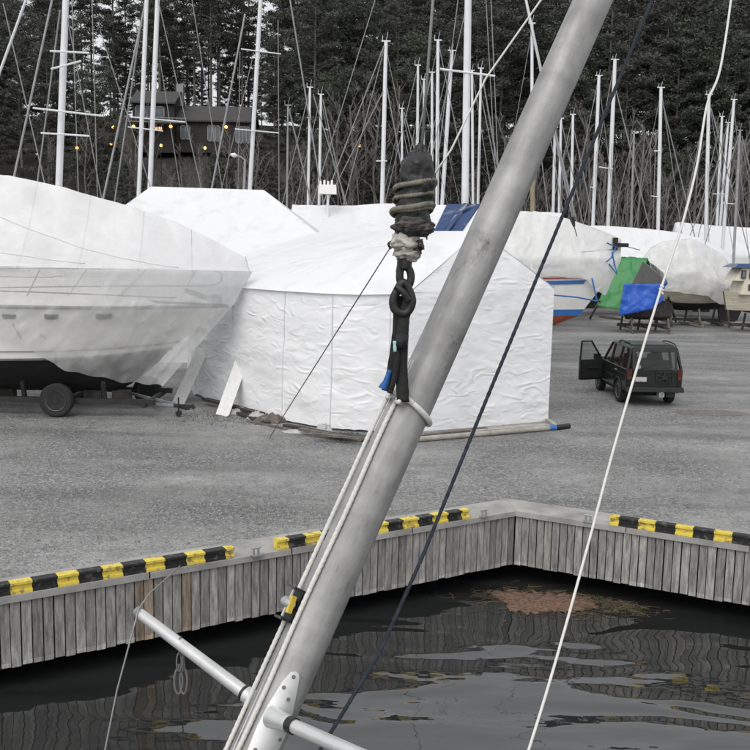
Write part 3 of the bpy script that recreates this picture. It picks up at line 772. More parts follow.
# ---- big white tent
bt = empty('boat_tent', gp(405, 433), 'large white shrink-wrapped boat tent with wrinkled walls and a gable facing the quay', 'boat tent')
Nn = gp(405, 433); Rr = gp(548, 421); Ll = gp(195, 396); Mm = gp(300, 423)
L3 = V(-6.6, 33.0, 0); BR = Rr + V(-.3, .95, 0) * 8
EV = 3.62
WB = [gp(195, 396), gp(220, 405), gp(249, 413.5), gp(275, 420), gp(302, 425.5), gp(330, 430), gp(366, 432.5), gp(405, 433)]
Ne = Nn + V(.05, .09, EV); Re = Rr + V(.02, .05, EV + .10); Le = WB[0] + V(.08, .06, EV); Me = gp(302, 425.5) + V(.05, .09, EV); L3e = L3 + V(.1, 0, EV); BRe = BR + V(0, 0, EV)
AP = at(480, 231, 25.6); AP2 = at(322, 231, 33.6)
mb = MB()
NS = len(WB) - 1; rows = []
for j in range(49):
    v = j / 48; row = []
    for i in range(NS * 16 + 1):
        k = min(NS - 1, i // 16); u = i / 16 - k
        P_1, P0, P1, P2 = WB[max(0, k - 1)], WB[k], WB[k + 1], WB[min(NS, k + 2)]
        p = .5 * ((2 * P0) + (P1 - P_1) * u + (2 * P_1 - 5 * P0 + 4 * P1 - P2) * u * u + (3 * P0 - P_1 - 3 * P1 + P2) * u ** 3)
        tn = (P1 - P0).normalized(); nn = V(tn.y, -tn.x, 0)
        lift = (.10 * abs(noise.noise(V(i * .11, 0, 3))) + .05) * (1 - v) ** 6
        q = V(p.x, p.y, EV * v + lift) - nn * (.10 * v)
        f = min(1, 6 * v, 6 * (1 - v)) * min(1, (NS * 16 - i) / 8)
        w = noise.noise(V(q.x * .45, q.y * .45, q.z * 1.9)) * .03 + .013 * noise.noise(V(q.x * 1.1 + q.z * .6, q.y * 1.1, q.z * 3.2)) + .014 * noise.noise(V(q.x * 2.5, q.y * 2.5, q.z * 8))
        row.append(q + nn * w * f)
    rows.append(row)
mb.grid(rows)
sheet(mb, L3, Ll, Le, L3e, 20, 24, .05, 1.5, (.55, .55, 1.6), 0, 3)
mb.build('side_wall', M['tent_wall'], bt, 'all', True)
wall_rows = rows
for i in (22, 52, 80, 104):
    sm = MB(); P = [wall_rows[j][i] + V(-.005, -.012, 0) for j in range(0, 49, 2)]
    sm.tube(P, .014, 5); sm.build('seam', M['tent_roof'], bt, 'all')
mb = MB()
rows = []
for j in range(65):
    v = j / 64; row = []
    for i in range(91):
        u = i / 90; p = lerp(lerp(Nn, Rr, u), lerp(Ne, Re, u), v); f = min(1, 7 * u, 7 * (1 - u)) * min(1, 6 * v + .15)
        w = .03 * noise.noise(V(p.x * .5 + p.z * .25, 3, p.z * 1.1)) + .016 * noise.noise(V(p.x * 1.2 - p.z * .8, 7, p.z * 2.4)) + .014 * noise.noise(V(p.x * 2.6 + p.z * 2.2 * (u - .4), 1, p.z * 4.5 * (.5 + u))) * (.4 + u)
        row.append(p + V(.15, -.95, 0) * w * f)
    rows.append(row)
mb.grid(rows)
rows = []
for j in range(15):                                                                   # gable triangle
    v = j / 14; row = []
    for i in range(41):
        u = i / 40; lo = lerp(Ne, Re, u); q = .55; top = lerp(Ne, AP, u / q) if u < q else lerp(AP, Re, (u - q) / (1 - q))
        p = lerp(lo, top, v); row.append(p + V(0, -.03, 0) * noise.noise(p * 1.8) * (1 if 0 < i < 40 else 0))
    rows.append(row)
mb.grid(rows)
mb.build('gable_wall', M['tent_wall'], bt, 'all', True)
mb = MB(); ov = V(-.05, -.06, -.03)
ridge = lambda t: lerp(AP2, AP, t)
EVP = [L3e + ov] + [p + V(.03, .08, EV) + ov for p in WB]; NE = len(EVP) - 1; rows = []
cum = [0]
for a, b in zip(EVP, EVP[1:]): cum.append(cum[-1] + (b - a).length)
for i in range(NE * 10 + 1):
    k = min(NE - 1, i // 10); u = i / 10 - k
    P_1, P0, P1, P2 = EVP[max(0, k - 1)], EVP[k], EVP[k + 1], EVP[min(NE, k + 2)]
    e = .5 * ((2 * P0) + (P1 - P_1) * u + (2 * P_1 - 5 * P0 + 4 * P1 - P2) * u * u + (3 * P0 - P_1 - 3 * P1 + P2) * u ** 3)
    top_ = ridge(lerp(cum[k], cum[k + 1], u) / cum[-1]); row = []
    for j in range(25):
        v = j / 24; p = lerp(e, top_, v); row.append(p + V(0, 0, 1) * min(1, (NE * 10 - i) / 12) * (.10 * math.sin(v * math.pi) + (.035 * noise.noise(p * .9) + .02 * noise.noise(p * 2.2)) * min(1, 6 * v, 6 * (1 - v)) - (.05 if v == 0 else 0)))
    rows.append(row)
mb.grid(rows)
sheet(mb, Re + V(.03, -.03, 0), BRe, ridge(0), ridge(1), 20, 10, .03, .8, seed=6)
mb.build('roof', M['tent_roof'], bt, 'all', True)
mb = MB(); sheet(mb, Rr, BR, BRe, Re, 24, 16, .04, 1.2, seed=9); sheet(mb, BR, L3, L3e, BRe, 24, 16, .04, 1.2, seed=10)
mb.add([L3e, BRe, AP2], [(0, 1, 2)])
mb.build('back_wall', M['tent_wall'], bt, 'all', True)
# patch on the gable
mb = MB(); g0 = lerp(Nn, Rr, .03)
def on_gable(u, z): return lerp(Nn, Rr, u) + V(-.02, -.085, z)
# ---- second, taller tent behind it
t2 = empty('boat_tent', at(205, 300, 41), 'tall white hipped boat tent rising behind the covered motor yacht', 'boat tent')
y0, yr, y1 = 38.0, 42.0, 46.0
ra = at(151, 186.5, yr); rb = at(264, 190, yr)
e0, e1 = at(88, 226, yr), at(352, 236, yr)
ez = 4.3
A = V(e0.x, y0, ez); B = V(e1.x, y0, ez); C_ = V(e1.x, y1, ez); D = V(e0.x, y1, ez)
mb = MB(); sheet(mb, A, B, rb, ra, 50, 24, .09, .7, seed=12); sheet(mb, B, C_, rb, rb, 20, 20, .05, .7, seed=13); sheet(mb, D, A, ra, ra, 20, 20, .05, .7, seed=14); sheet(mb, C_, D, ra, rb, 20, 12, .05, .7)
mb.build('roof', M['tent_roof'], t2, 'all', True)
mb = MB(); g = lambda p: V(p.x, p.y, 0)
for a, b in ((A, B), (B, C_), (C_, D), (D, A)): sheet(mb, g(a), g(b), b, a, 20, 10, .04, .9)
mb.build('wall', M['tent_wall'], t2, 'all', True)

# ---- leaning white boards with a cross piece at the tent's left end
lb = empty('white_trestle', gp(200, 410), 'white wooden trestle of two sloping boards leaning by the tent wall', 'trestle')
for (bx, by), (tx, ty), tY in (((178, 404), (203, 349), 28.5), ((222, 416), (245, 352), 26.9)):
    a = gp(bx, by); b = at(tx, ty, tY + .6); mb = MB(); mb.bar(a, b, .36, .06, 0, V(0, -1, .3)); mb.build('board', M['white_board'], lb)
mb = MB(); mb.bar(at(203, 349, 29.15), at(245, 352, 27.55), .06, .07); mb.build('crosspiece', M['white_board'], lb)

# ---- planks, pipe and rubbish along the tent's foot
def plank(pts, w, h, mat, label, name='loose_plank', group='loose planks along the foot of the tent'):
    a, b = [gp(x, y, h / 2 + z) for x, y, z in pts]; mb = MB(); d = (b - a); side = V(-d.y, d.x, 0).normalized() * w / 2; K = 8
    rows = []
    for i in range(K + 1):
        p = lerp(a, b, i / K) + V(0, 0, .012 * noise.noise(V(i * .9, a.x, 0)))
        rows.append((p - side - V(0, 0, h / 2), p + side - V(0, 0, h / 2), p + side + V(0, 0, h / 2), p - side + V(0, 0, h / 2)))
    vs = [q for r in rows for q in r]; fs = [(0, 1, 2, 3), tuple(4 * K + k for k in (3, 2, 1, 0))]
    for i in range(K): fs += [(4 * i + k, 4 * i + (k + 1) % 4, 4 * i + 4 + (k + 1) % 4, 4 * i + 4 + k) for k in range(4)]
    mb.add(vs, fs); return tag(mb.build(name, mat), label, 'plank', group)
plank(((285, 425, .05), (345, 436, .05)), .18, .06, M['dark_wood'], 'dark wet plank under the white tent wall behind the torn plastic scrap')
plank(((300, 429, .1), (352, 438, .1)), .15, .06, M['old_wood'], 'grey weathered plank lying along the long side wall of the tent')
plank(((325, 437, 0), (362, 441, 0)), .14, .05, M['old_wood'], 'short grey plank flat on the gravel nearest the leaning mast')
plank(((338, 434, .08), (404, 442, .05)), .2, .06, M['dark_wood'], 'dark plank at the near corner of the tent behind the white ropes')
plank(((234, 411, .03), (268, 423, .03)), .16, .06, M['dark_wood'], 'short dark plank between the white trestle and the brown sheet')
plank(((418, 436, .02), (486, 428, .02)), .16, .05, M['old_wood'], 'thin dark plank along the gable just right of the leaning mast')
pp = empty('pipe', gp(480, 432), 'long pale grey pipe with a blue sleeve and black end lying below the tent gable', 'pipe')
a = gp(398, 441, .07); b = gp(549, 428, .07); c = gp(556, 427.5, .07); d = gp(569, 426, .07)
mb = MB(); mb.tube([a, b], .07, 12); mb.build('tube', M['pale_wood'], pp, True)
mb = MB(); mb.tube([b - V(.1, 0, 0), c], .078, 12); mb.build('sleeve', M['stripe_blue'], pp, True)
mb = MB(); mb.tube([c, d], .075, 12); mb.build('end_cap', M['black_plastic'], pp, True)
mb = MB(); mb.bar(gp(470, 431, .03), gp(548, 425, .03), .3, .05); mb.bar(gp(546, 419, .04), gp(558, 427, .04), .12, .07)
tag(mb.build('ground_batten', M['pale_wood']), 'pale timber batten holding down the lower edge of the tent gable', 'batten')
def crumple(px, py, sx, sy, h, mat, name, label, cat, seed, rz=0):
    c = gp(px, py); rows = []
    for j in range(13):
        row = []
        for i in range(19):
            u, v = i / 18 - .5, j / 12 - .5; e = max(0, 1 - (abs(u) * 2) ** 3) * max(0, 1 - (abs(v) * 2) ** 3)
            p = V(u * sx * (1 + .4 * noise.noise(V(v * 4, seed, 0))), v * sy * (1 + .4 * noise.noise(V(u * 4, seed, 5))), 0)
            x = p.x * math.cos(rz) - p.y * math.sin(rz); y = p.x * math.sin(rz) + p.y * math.cos(rz)
            z = .01 + e * h * (.5 + .8 * abs(noise.noise(V(u * 5, v * 5, seed))) + .4 * noise.noise(V(u * 11, v * 11, seed)))
            row.append(V(c.x + x, c.y + y, max(.004, z)))
        rows.append(row)
    mb = MB(); mb.grid(rows); return tag(mb.build(name, mat, None, 'all'), label, cat)
crumple(271, 422, .95, .5, .27, M['tarp_brown'], 'crumpled_sheet', 'crumpled brown plastic sheet at the foot of the long tent wall', 'plastic sheet', 3, .4)
crumple(303, 433, .95, .34, .10, M['torn_film'], 'plastic_scrap', 'flat torn scrap of white plastic on the gravel beside the dark planks', 'plastic scrap', 8, -.2)
crumple(324, 431.5, .4, .3, .26, M['torn_film'], 'plastic_scrap', 'upright torn flap of white plastic against the dark planks', 'plastic scrap', 12, .2)
crumple(240, 414, .7, .3, .20, M['torn_film'], 'plastic_scrap', 'crumpled white plastic just right of the white trestle', 'plastic scrap', 17, .3)
plank(((205, 399, .12), (262, 414, .10)), .2, .08, M['dark_wood'], 'long dark beam under the raised edge of the tent behind the white trestle')
plank(((248, 421, .0), (292, 430, .0)), .12, .05, M['old_wood'], 'thin grey plank on the gravel in front of the brown sheet')
plank(((312, 434, .16), (398, 441, .12)), .12, .05, M['old_wood'], 'topmost grey plank of the pile beside the long tent wall')
plank(((356, 436, .0), (398, 443, .0)), .2, .05, M['dark_wood'], 'wide dark plank flat on the gravel just left of the leaning mast')
plank(((150, 398, .0), (188, 409, .0)), .12, .06, M['dark_wood'], 'dark plank on the gravel left of the white trestle by the trailer coupling')
crumple(257, 419, .5, .3, .26, M['torn_film'], 'plastic_scrap', 'small white plastic scrap on top of the brown sheet\'s left side', 'plastic scrap', 23, .1)
crumple(352, 437.5, .5, .25, .16, M['tarp_dark'], 'crumpled_sheet', 'dark crumpled sheet among the planks left of the leaning mast', 'plastic sheet', 29, .1)
# weeds by the trestle
mb = MB(); rr = random.Random(9)
for i in range(900):
    p = gp(rr.gauss(225, 32), rr.gauss(417, 5)); a = rr.random() * 6.28; L = rr.uniform(.02, .07)
    mb.add([p + V(math.cos(a) * .008, math.sin(a) * .008, 0), p - V(math.cos(a) * .008, math.sin(a) * .008, 0), p + V(rr.gauss(0, .03), rr.gauss(0, .03), L)], [(0, 1, 2)])
tag(mb.build('weeds', M['moss']), 'thin green weeds in the gravel by the white trestle', 'weeds', kind='stuff')

# ---- generic lofted hull
def loft(mb, stations, mi_rows=None):
    """stations: rows of points running from keel to sheer on the near side; mirrored by the caller"""
    n = len(stations[0])
    for i in range(len(stations) - 1):
        for k in range(n - 1):
            mb.add([stations[i][k], stations[i + 1][k], stations[i + 1][k + 1], stations[i][k + 1]], [(0, 1, 2, 3)], mi_rows[k] if mi_rows else 0)

# ---- motor yacht on a trailer
YC = 26.75; XB, XS = -4.2, -16.0
my = empty('motor_yacht', V(-9.5, YC, .6), 'white motor yacht with black bottom under clear plastic on a trailer', 'motor yacht')
def ykeel(t): x = lerp(XS, -6.1, t); return V(x, YC, .52 + 1.05 * max(0, (t - .84) / .16) ** 2)
def ychine(t):
    x = lerp(XS, -5.75, t); hb = 1.62 * max(0, 1 - max(0, (t - .42) / .58) ** 2.3); return V(x, YC - hb, 1.66 - .10 * math.sin(t * 3.1) + .14 * max(0, (t - .7) / .3) ** 2)
def ysheer(t):
    x = lerp(XS, XB, t); hb = 1.86 * max(0, 1 - max(0, (t - .40) / .60) ** 2.7) + .02; return V(x, YC - hb, 3.02 - .03 * math.sin(t * 3.1))
def mir(p, yc): return V(p.x, 2 * yc - p.y, p.z)
nst = 36; bot, top, deck = MB(), MB(), MB()
rb_, rt_ = [], []
for i in range(nst + 1):
    t = i / nst; k, c, s = ykeel(t), ychine(t), ysheer(t)
    rb_.append([k, lerp(k, c, .62) + V(0, 0, -.42 * (1 - t) ** .25), c])
    rt_.append([c, c + V(0, -.02, .05), lerp(c, s, .45) + V(0, .09, 0) * (1 if t < .97 else .2), lerp(c, s, .75) + V(0, .05, 0) * (1 if t < .97 else .2), s])
loft(bot, rb_); loft(bot, [[mir(p, YC) for p in r] for r in rb_])
loft(top, rt_); loft(top, [[mir(p, YC) for p in r] for r in rt_])
deck.grid([[r[-1] + V(0, 0, -.02), mir(r[-1], YC) + V(0, 0, -.02)] for r in rt_])
bot.build('bottom', M['antifoul_black'], my, 50, True); hull = top.build('hull', M['gelcoat'], my, 50, True); deck.build('deck', M['gelcoat'], my)
mb = MB(); mb.tube([r[-1] + V(0, -.03, .01) for r in rt_], .045, 8); mb.tube([mir(r[-1], YC) + V(0, .03, .01) for r in rt_], .045, 8); mb.build('rubbing_strake', M['rub'], my, True)
mb = MB(); mb.tube([r[0] + V(0, -.02, .0) for r in rt_], .035, 6); mb.build('boot_stripe', M['rub'], my, True)
mb = MB(); mb.tube([lerp(r[0], r[-1], .16) + V(0, -.015, 0) for r in rt_], .012, 5); mb.build('pinstripe', M['rub'], my)
def hull_side(px, py):                                                                 # point on the near topside at that pixel
    best = None
    for i in range(400):
        t = i / 400; c, s = ychine(t), ysheer(t)
        for w in (.4, .5, .6, .7, .75, .8, .85):
            p = lerp(c, s, w) + V(0, .06, 0); v = p - CP; z = v.dot(Fw); e = (375 + FOC * v.dot(Rt) / z - px) ** 2 + (375 - FOC * v.dot(Up) / z - py) ** 2
            if best is None or e < best[0]: best = (e, p, t)
    hull_side.t = best[2]; return best[1]
for px, py, w in ((9, 313, .2), (52, 315, .2), (104, 316, .23)):
    p = hull_side(px, py); t = hull_side.t; mb = MB(); ring = []
    ex = (lerp(ychine(t + .01), ysheer(t + .01), .7) - lerp(ychine(t - .01), ysheer(t - .01), .7)).normalized(); ey = (ysheer(t) - ychine(t)); ey = (ey - ex * ey.dot(ex)).normalized(); ez = ex.cross(ey); ez = ez if ez.y < 0 else -ez; p = p + ez * .012
    for k in range(20):
        a = 2 * math.pi * k / 20; ring.append((math.copysign(abs(math.cos(a)) ** .6, math.cos(a)) * w * .92, math.copysign(abs(math.sin(a)) ** .6, math.sin(a)) * .115))
    mb.prism(ring, p, ex, ey, ez, .02); f = mb.build('portlight', M['port_glass'], my)
    mb = MB(); mb.tube([p + ex * a * 1.05 + ey * b * 1.05 + ez * .015 for a, b in ring + ring[:1]], .012, 5); mb.build('frame', M['gelcoat'], f)
# hull panel lines
for pts in (((13, 322), (22, 351)), ((40, 335), (47, 354)), ((70, 345), (75, 357))):
    a, b = [hull_side(x, y) + V(0, -.06, 0) for x, y in pts]; mb = MB(); mb.tube([a, b], .008, 4); mb.build('seam', M['rub'], my)
# coachroof, windscreen, flybridge
mb = MB()
def house_block(x0, x1, rx, hb0, hb1, z0, z1, mb):
    lo = [V(x0, YC - hb0, z0), V(x1, YC - hb0 * .7, z0), V(x1, YC + hb0 * .7, z0), V(x0, YC + hb0, z0)]
    hi = [V(x0, YC - hb1, z1), V(rx, YC - hb1 * .8, z1), V(rx, YC + hb1 * .8, z1), V(x0, YC + hb1, z1)]
    mb.hexa(lo, hi)
house_block(-15.6, -6.4, -8.2, 1.3, 1.05, 3.0, 3.75, mb); mb.build('coachroof', M['gelcoat'], my)
mb = MB(); house_block(-15.4, -9.0, -10.6, 1.2, 1.0, 3.76, 4.62, mb); mb.build('wheelhouse', M['gelcoat'], my)
mb = MB(); house_block(-15.2, -9.4, -10.55, 1.215, 1.02, 3.92, 4.45, mb); mb.build('window_band', M['tarp_grey'], my)
mb = MB(); house_block(-15.3, -10.2, -10.7, 1.15, 1.2, 4.63, 4.74, mb); house_block(-15.1, -10.9, -11.4, 1.05, 1.0, 4.75, 5.45, mb); mb.build('flybridge', M['gelcoat'], my)
# guard rail
rp = [(-40, 269), (0, 268.5), (60, 268.6), (120, 268.8), (195, 269), (214, 270), (222, 274), (222, 280), (217, 284), (205, 286), (120, 286), (0, 287.5), (-40, 288)]
def rail_pt(px, py):
    t = max(0, min(1, ((px - 375) / 36 - XS) / (XB - XS))); s = ysheer(min(1, t)); return at(px, py, s.y + .10)
mb = MB(); mb.tube([rail_pt(*p) for p in rp], .017, 6); mb.build('guard_rail', M['steel'], my, True)
for x0, x1 in ((27, 40), (68, 87), (120, 147), (180, 196)):
    mb = MB(); mb.tube([rail_pt(x0, 296 + (x0 > 150) * 4), rail_pt(x1, 269)], .016, 6); mb.build('stanchion', M['steel'], my)
mb = MB(); mb.tube([rail_pt(0, 291), rail_pt(60, 293), rail_pt(176, 298)], .02, 6); mb.build('toe_rail', M['steel'], my)
q = rail_pt(205, 300); mb = MB(); mb.bar(q + V(-.6, .2, .25), q + V(.35, .1, -.05), .1, .14); mb.bar(q + V(.3, .1, -.1), q + V(.3, .1, .15), .3, .08); mb.build('bow_anchor', M['galv'], my)

# ---- clear plastic cover over the yacht
cov = MB(); nst = 150; rows_n, rows_f = [], []
ridge_px = [(-1.2, 170), (0.0, 172), (.05, 172), (.17, 176), (.28, 182), (.45, 195), (.62, 211), (.80, 232), (.97, 255), (1.0, 258)]
botz = [(0, 2.75), (.4, 2.75), (.5, 2.55), (.58, 2.28), (.66, 1.95), (.74, 1.45), (.80, 1.12), (.90, .92), (1, .72)]
for i in range(nst + 1):
    t = i / nst
    hb = 1.86 * max(0, 1 - max(0, (t - .40) / .60) ** 2.7)
    # ridge: from pixels at x(t)
    xr = lerp(XS, -3.72, t); pxr = 375 + FOC * xr / (YC * 1.0)
    pyr = polyline([(0, 166), (.33, 171), (.40, 172), (.47, 176), (.60, 188), (.64, 194), (.75, 207), (.85, 223), (.93, 240), (1, 257)], t)
    zr = at(max(-200, pxr), pyr, YC).z
    rdg = V(xr, YC, zr)
    xl = lerp(XS, -3.50, t); rl = V(xl, YC - hb - .10, lerp(4.12, 4.02, t))
    xs = lerp(XS, -4.02, t); sh = V(xs, YC - hb - .12, 3.05)
    xb = lerp(XS, -5.95, t); hbb = max(.1, hb - (.10 + .34 * max(0, (3 - polyline(botz, t)) / 2)))
    bz = polyline(botz, t) + .04 * math.sin(t * 40) + .03 * math.sin(t * 97); bt_ = V(xb, YC - hbb - .24, bz)
    def seg(a, b, n): return [lerp(a, b, k / n) for k in range(n)]
    col = seg(rdg, rl, 14) + seg(rl, sh, 8) + seg(sh, bt_, 12) + [bt_]
    # lower the roof between the ridge and the rail as film hangs
    for k in range(1, 14): col[k] = col[k] - V(0, 0, .18 * math.sin(k / 14 * math.pi))
    out_ = []
    for k, p in enumerate(col):
        amp = .035 if k < 14 else (.05 if k < 22 else .05 + .10 * t)
        nz = noise.noise(V(p.x * .9 + (p.z * .5 if k > 20 else 0), p.y, p.z * 1.6)) + .6 * noise.noise(p * 2.4) + .5 * noise.noise(V(p.x * 3.2 - p.z * 3.6, p.y, p.z * 1.0)) + .35 * abs(noise.noise(V(p.x * 7 - p.z * 5, p.y, p.z * 2)))
        out_.append(p + V(0, -1 if k >= 14 else -.4, .6 if k < 14 else 0) * amp * (abs(nz) + .25 if k >= 14 else nz) * (1 if t < .97 else .4))
    rows_n.append(out_)
    fc = seg(rdg, mir(rl, YC), 8) + [mir(rl, YC), mir(sh, YC)]
    for k in range(1, 8): fc[k] = fc[k] - V(0, 0, .18 * math.sin(k / 8 * math.pi))
    rows_f.append(fc)
cov.grid([r[:15] for r in rows_n], 1); cov.grid([r[14:] for r in rows_n[:108]], 0); cov.grid([r[14:] for r in rows_n[107:]], 2); cov.grid(rows_f, 1)
# bow end: closes the two sides
ln = rows_n[-1]; lf = rows_f[-1]
cov.grid([ln[:15], [V(p.x + .05, YC, p.z) for p in ln[:15]], [mir(p, YC) for p in ln[:15]]], 1)
cov_rows = rows_n
cvr = tag(cov.build('plastic_cover', [M['clear_film'], M['roof_film'], M['bow_film']], None, 'all', True), 'clear milky plastic cover draped over the motor yacht, hanging down past its bow', 'plastic cover')

for i0, i1, k0, k1 in ((58, 128, 4, 13), (30, 100, 9, 13)):
    sm = MB(); n_ = 24; P = []
    for q in range(n_ + 1):
        i = lerp(i0, i1, q / n_); k = lerp(k0, k1, q / n_); r_ = cov_rows[int(i)]; P.append(lerp(r_[int(k)], r_[int(k) + 1], k - int(k)) + V(0, -.01, .016))
    sm.tube(P, .012, 5); sm.build('tape_seam', M['roof_film'], cvr, 'all')
for i in (62, 80, 98, 116, 132):
    sm = MB(); sm.tube([p + V(0, 0, -.02) for p in cov_rows[i][:15]], .012, 5); sm.build('support_hoop', M['wire'], cvr, 'all')
# ---- trailer
tr = empty('boat_trailer', gp(58, 417), 'dark boat trailer with large wheels carrying the motor yacht', 'boat trailer')
for dy in (0, 2.2):
    mb = MB(); mb.bar(V(-15.5, 25.75 + dy - .1, .46), V(-6.0, 25.75 + dy - .1, .42), .12, .15); mb.build('rail', M['trailer'], tr)
for x in (-13, -8.6, -6.3):
    mb = MB(); mb.bar(V(x, 25.5, .34), V(x, 28.2, .34), .12, .12); mb.build('cross_beam', M['trailer'], tr)
for x in (-12.2, -9.6, -7.4):
    for sy in (-1, 1):
        mb = MB(); mb.bar(V(x, YC + sy * 1.0, .45), V(x, YC + sy * 1.15, .95), .1, .12); mb.build('cradle_arm', M['trailer'], tr)
for x in (-13, -10.5, -8, -7.2):
    mb = MB(); mb.box((x, YC, .42), (.5, .3, .3)); mb.build('added_keel_block', M['dark_wood'], tr)  # added as dark filler where too much light reached under the hull
def wheel(x, y, r, w, parent):
    o = Vector((x, y, r)); mb = MB()
    mb.lathe(o + V(0, -w / 2, 0), (0, 1, 0), [(.015, r * .60), (0, r * .72), (.01, r * .92), (.05, r * .99), (w / 2, r), (w - .05, r * .99), (w - .01, r * .92), (w, r * .72), (w - .015, r * .6)], 36)
    wh = mb.build('wheel', M['tyre'], parent, True)
    mb = MB(); mb.lathe(o + V(0, -w / 2 + .0, 0), (0, 1, 0), [(.09, 0), (.09, r * .22), (.12, r * .3), (.13, r * .48), (.03, r * .55), (.0, r * .61), (.06, r * .62), (w * .8, r * .55), (w * .8, 0)], 28)
    mb.build('rim', M['rim'], wh, True)
    mb = MB(); mb.tube([o + V(0, -w / 2 + .06, 0), o + V(0, -w / 2 - .0, 0)], r * .16, 12)
    for k in range(6):
        a = k * math.pi / 3; mb.tube([o + V(math.cos(a) * r * .34, -w / 2 + .12, math.sin(a) * r * .34), o + V(math.cos(a) * r * .34, -w / 2 + .07, math.sin(a) * r * .34)], .018, 6)
    mb.build('hub', M['trailer'], wh)
wheel(-8.63, 25.48, .46, .26, tr); wheel(-6.75, 27.9, .42, .26, tr); wheel(-8.63, 28.1, .46, .26, tr)
mb = MB(); a = gp(95, 404, .5); b = gp(188, 403, .22); mb.bar(V(-7.6, 25.9, .40), V(b.x, 25.9, .30), .07, .07); mb.bar(V(-7.2, 27.4, .40), V(b.x - .1, 26.0, .30), .06, .07); mb.build('drawbar', M['trailer_grey'], tr)
b = V(b.x, 25.9, .30)
mb = MB(); mb.bar(b + V(-.2, 0, 0), b + V(.35, 0, -.02), .09, .09); mb.tube([b + V(.3, 0, .04), b + V(.36, 0, -.08)], .05, 8); mb.build('coupling', M['trailer'], tr)
mb = MB(); mb.tube([b + V(-.05, -.1, .25), b + V(-.05, -.1, -.2)], .022, 8); mb.tube([b + V(-.05, -.15, -.2), b + V(-.05, -.05, -.2)], .085, 14); mb.build('jockey_wheel', M['trailer'], tr)

# ---- sailing boat with stripes under a translucent cover
SY = 40.0
def sp(px, py, dy=0): return at(px, py, SY + dy)
sb = empty('sailing_boat', V(6, SY, .5), 'white sailing boat with red and blue stripes and red-brown bottom, behind the tent gable', 'sailing boat')
def skeel(t): return V(lerp(0, 7.75, t), SY, lerp(1.05, 1.25, t) + .85 * max(0, (t - .82) / .18) ** 2)
def swl(t): x = lerp(0, 8.55, t); return V(x, SY - 1.25 * max(0, math.sin(min(1, t * .55 + .45) * math.pi)) ** .85, 2.05 + .05 * t)
def ssh(t): x = lerp(-.2, 10.0, t); return V(x, SY - 1.5 * max(0, math.sin(min(1, t * .56 + .44) * math.pi)) ** .75 - .01, 3.86 + .26 * t * t)
rb_, rw_, rt_ = [], [], []
for i in range(31):
    t = i / 30; k, w, s = skeel(t), swl(t), ssh(t)
    rb_.append([k, lerp(k, w, .55) + V(0, -.18 * (1 - t), -.12), w]); rw_.append([w, lerp(w, s, .13)]); rt_.append([lerp(w, s, .13), lerp(w, s, .5) + V(0, -.03, 0), s])
mb = MB(); loft(mb, rb_); loft(mb, [[mir(p, SY) for p in r] for r in rb_]); mb.build('bottom', M['antifoul_red'], sb, 60, True)
mb = MB(); loft(mb, rw_); loft(mb, [[mir(p, SY) for p in r] for r in rw_]); mb.build('boot_stripe', M['stripe_blue'], sb, 60, True)
mb = MB(); loft(mb, rt_); loft(mb, [[mir(p, SY) for p in r] for r in rt_]); mb.grid([[r[-1], mir(r[-1], SY)] for r in rt_]); mb.build('hull', M['gelcoat'], sb, 60, True)
def stripe(za, zb, ta, tb, mat, name):
    mb = MB(); r = []
    for i in range(25):
        t = lerp(ta, tb, i / 24); w, s = swl(t), ssh(t); f = lambda z: lerp(w, s, z) + V(0, -.035 - .03 * math.sin(z * math.pi), 0); r.append([f(za), f(zb)])
    mb.grid(r); mb.build(name, mat, sb)
stripe(.80, .83, .5, .92, M['stripe_red'], 'red_stripe'); stripe(.68, .76, .5, .90, M['stripe_blue'], 'blue_stripe')
mb = MB(); mb.hexa([V(2.5, SY - .2, .25), V(5.6, SY - .2, .25), V(5.6, SY + .2, .25), V(2.5, SY + .2, .25)], [V(2.2, SY - .22, 1.3), V(6.2, SY - .22, 1.3), V(6.2, SY + .22, 1.3), V(2.2, SY + .22, 1.3)]); mb.build('keel', M['antifoul_red'], sb)
mb = MB(); P = [ssh(1) + V(-1.6, -.55, 0), ssh(1) + V(-1.6, -.5, .62), ssh(1) + V(-.2, -.12, .75), ssh(1) + V(.12, 0, .72), ssh(1) + V(-.2, .12, .75), ssh(1) + V(-1.6, .5, .62), ssh(1) + V(-1.6, .55, 0)]
mb.tube(P, .02, 6); mb.tube([ssh(1) + V(-.15, 0, 0), ssh(1) + V(.1, 0, .72)], .02, 6); mb.build('pulpit', M['steel'], sb, True)
cr = empty('boat_cradle', V(5, SY, 0), 'timber and steel cradle under the red-bottomed sailing boat', 'boat cradle')
mb = MB(); mb.box((4, SY, .12), (5, .3, .24)); mb.build('keel_beam', M['old_wood'], cr)
for x in (1.5, 6.0):
    for sy in (-1, 1):
        mb = MB(); mb.bar(V(x, SY + sy * 1.5, 0), V(x, SY + sy * .95, 1.5), .1, .1); mb.build('support', M['trailer'], cr)
    mb = MB(); mb.box((x, SY, .06), (.14, 3.2, .12)); mb.build('cross_beam', M['trailer'], cr)
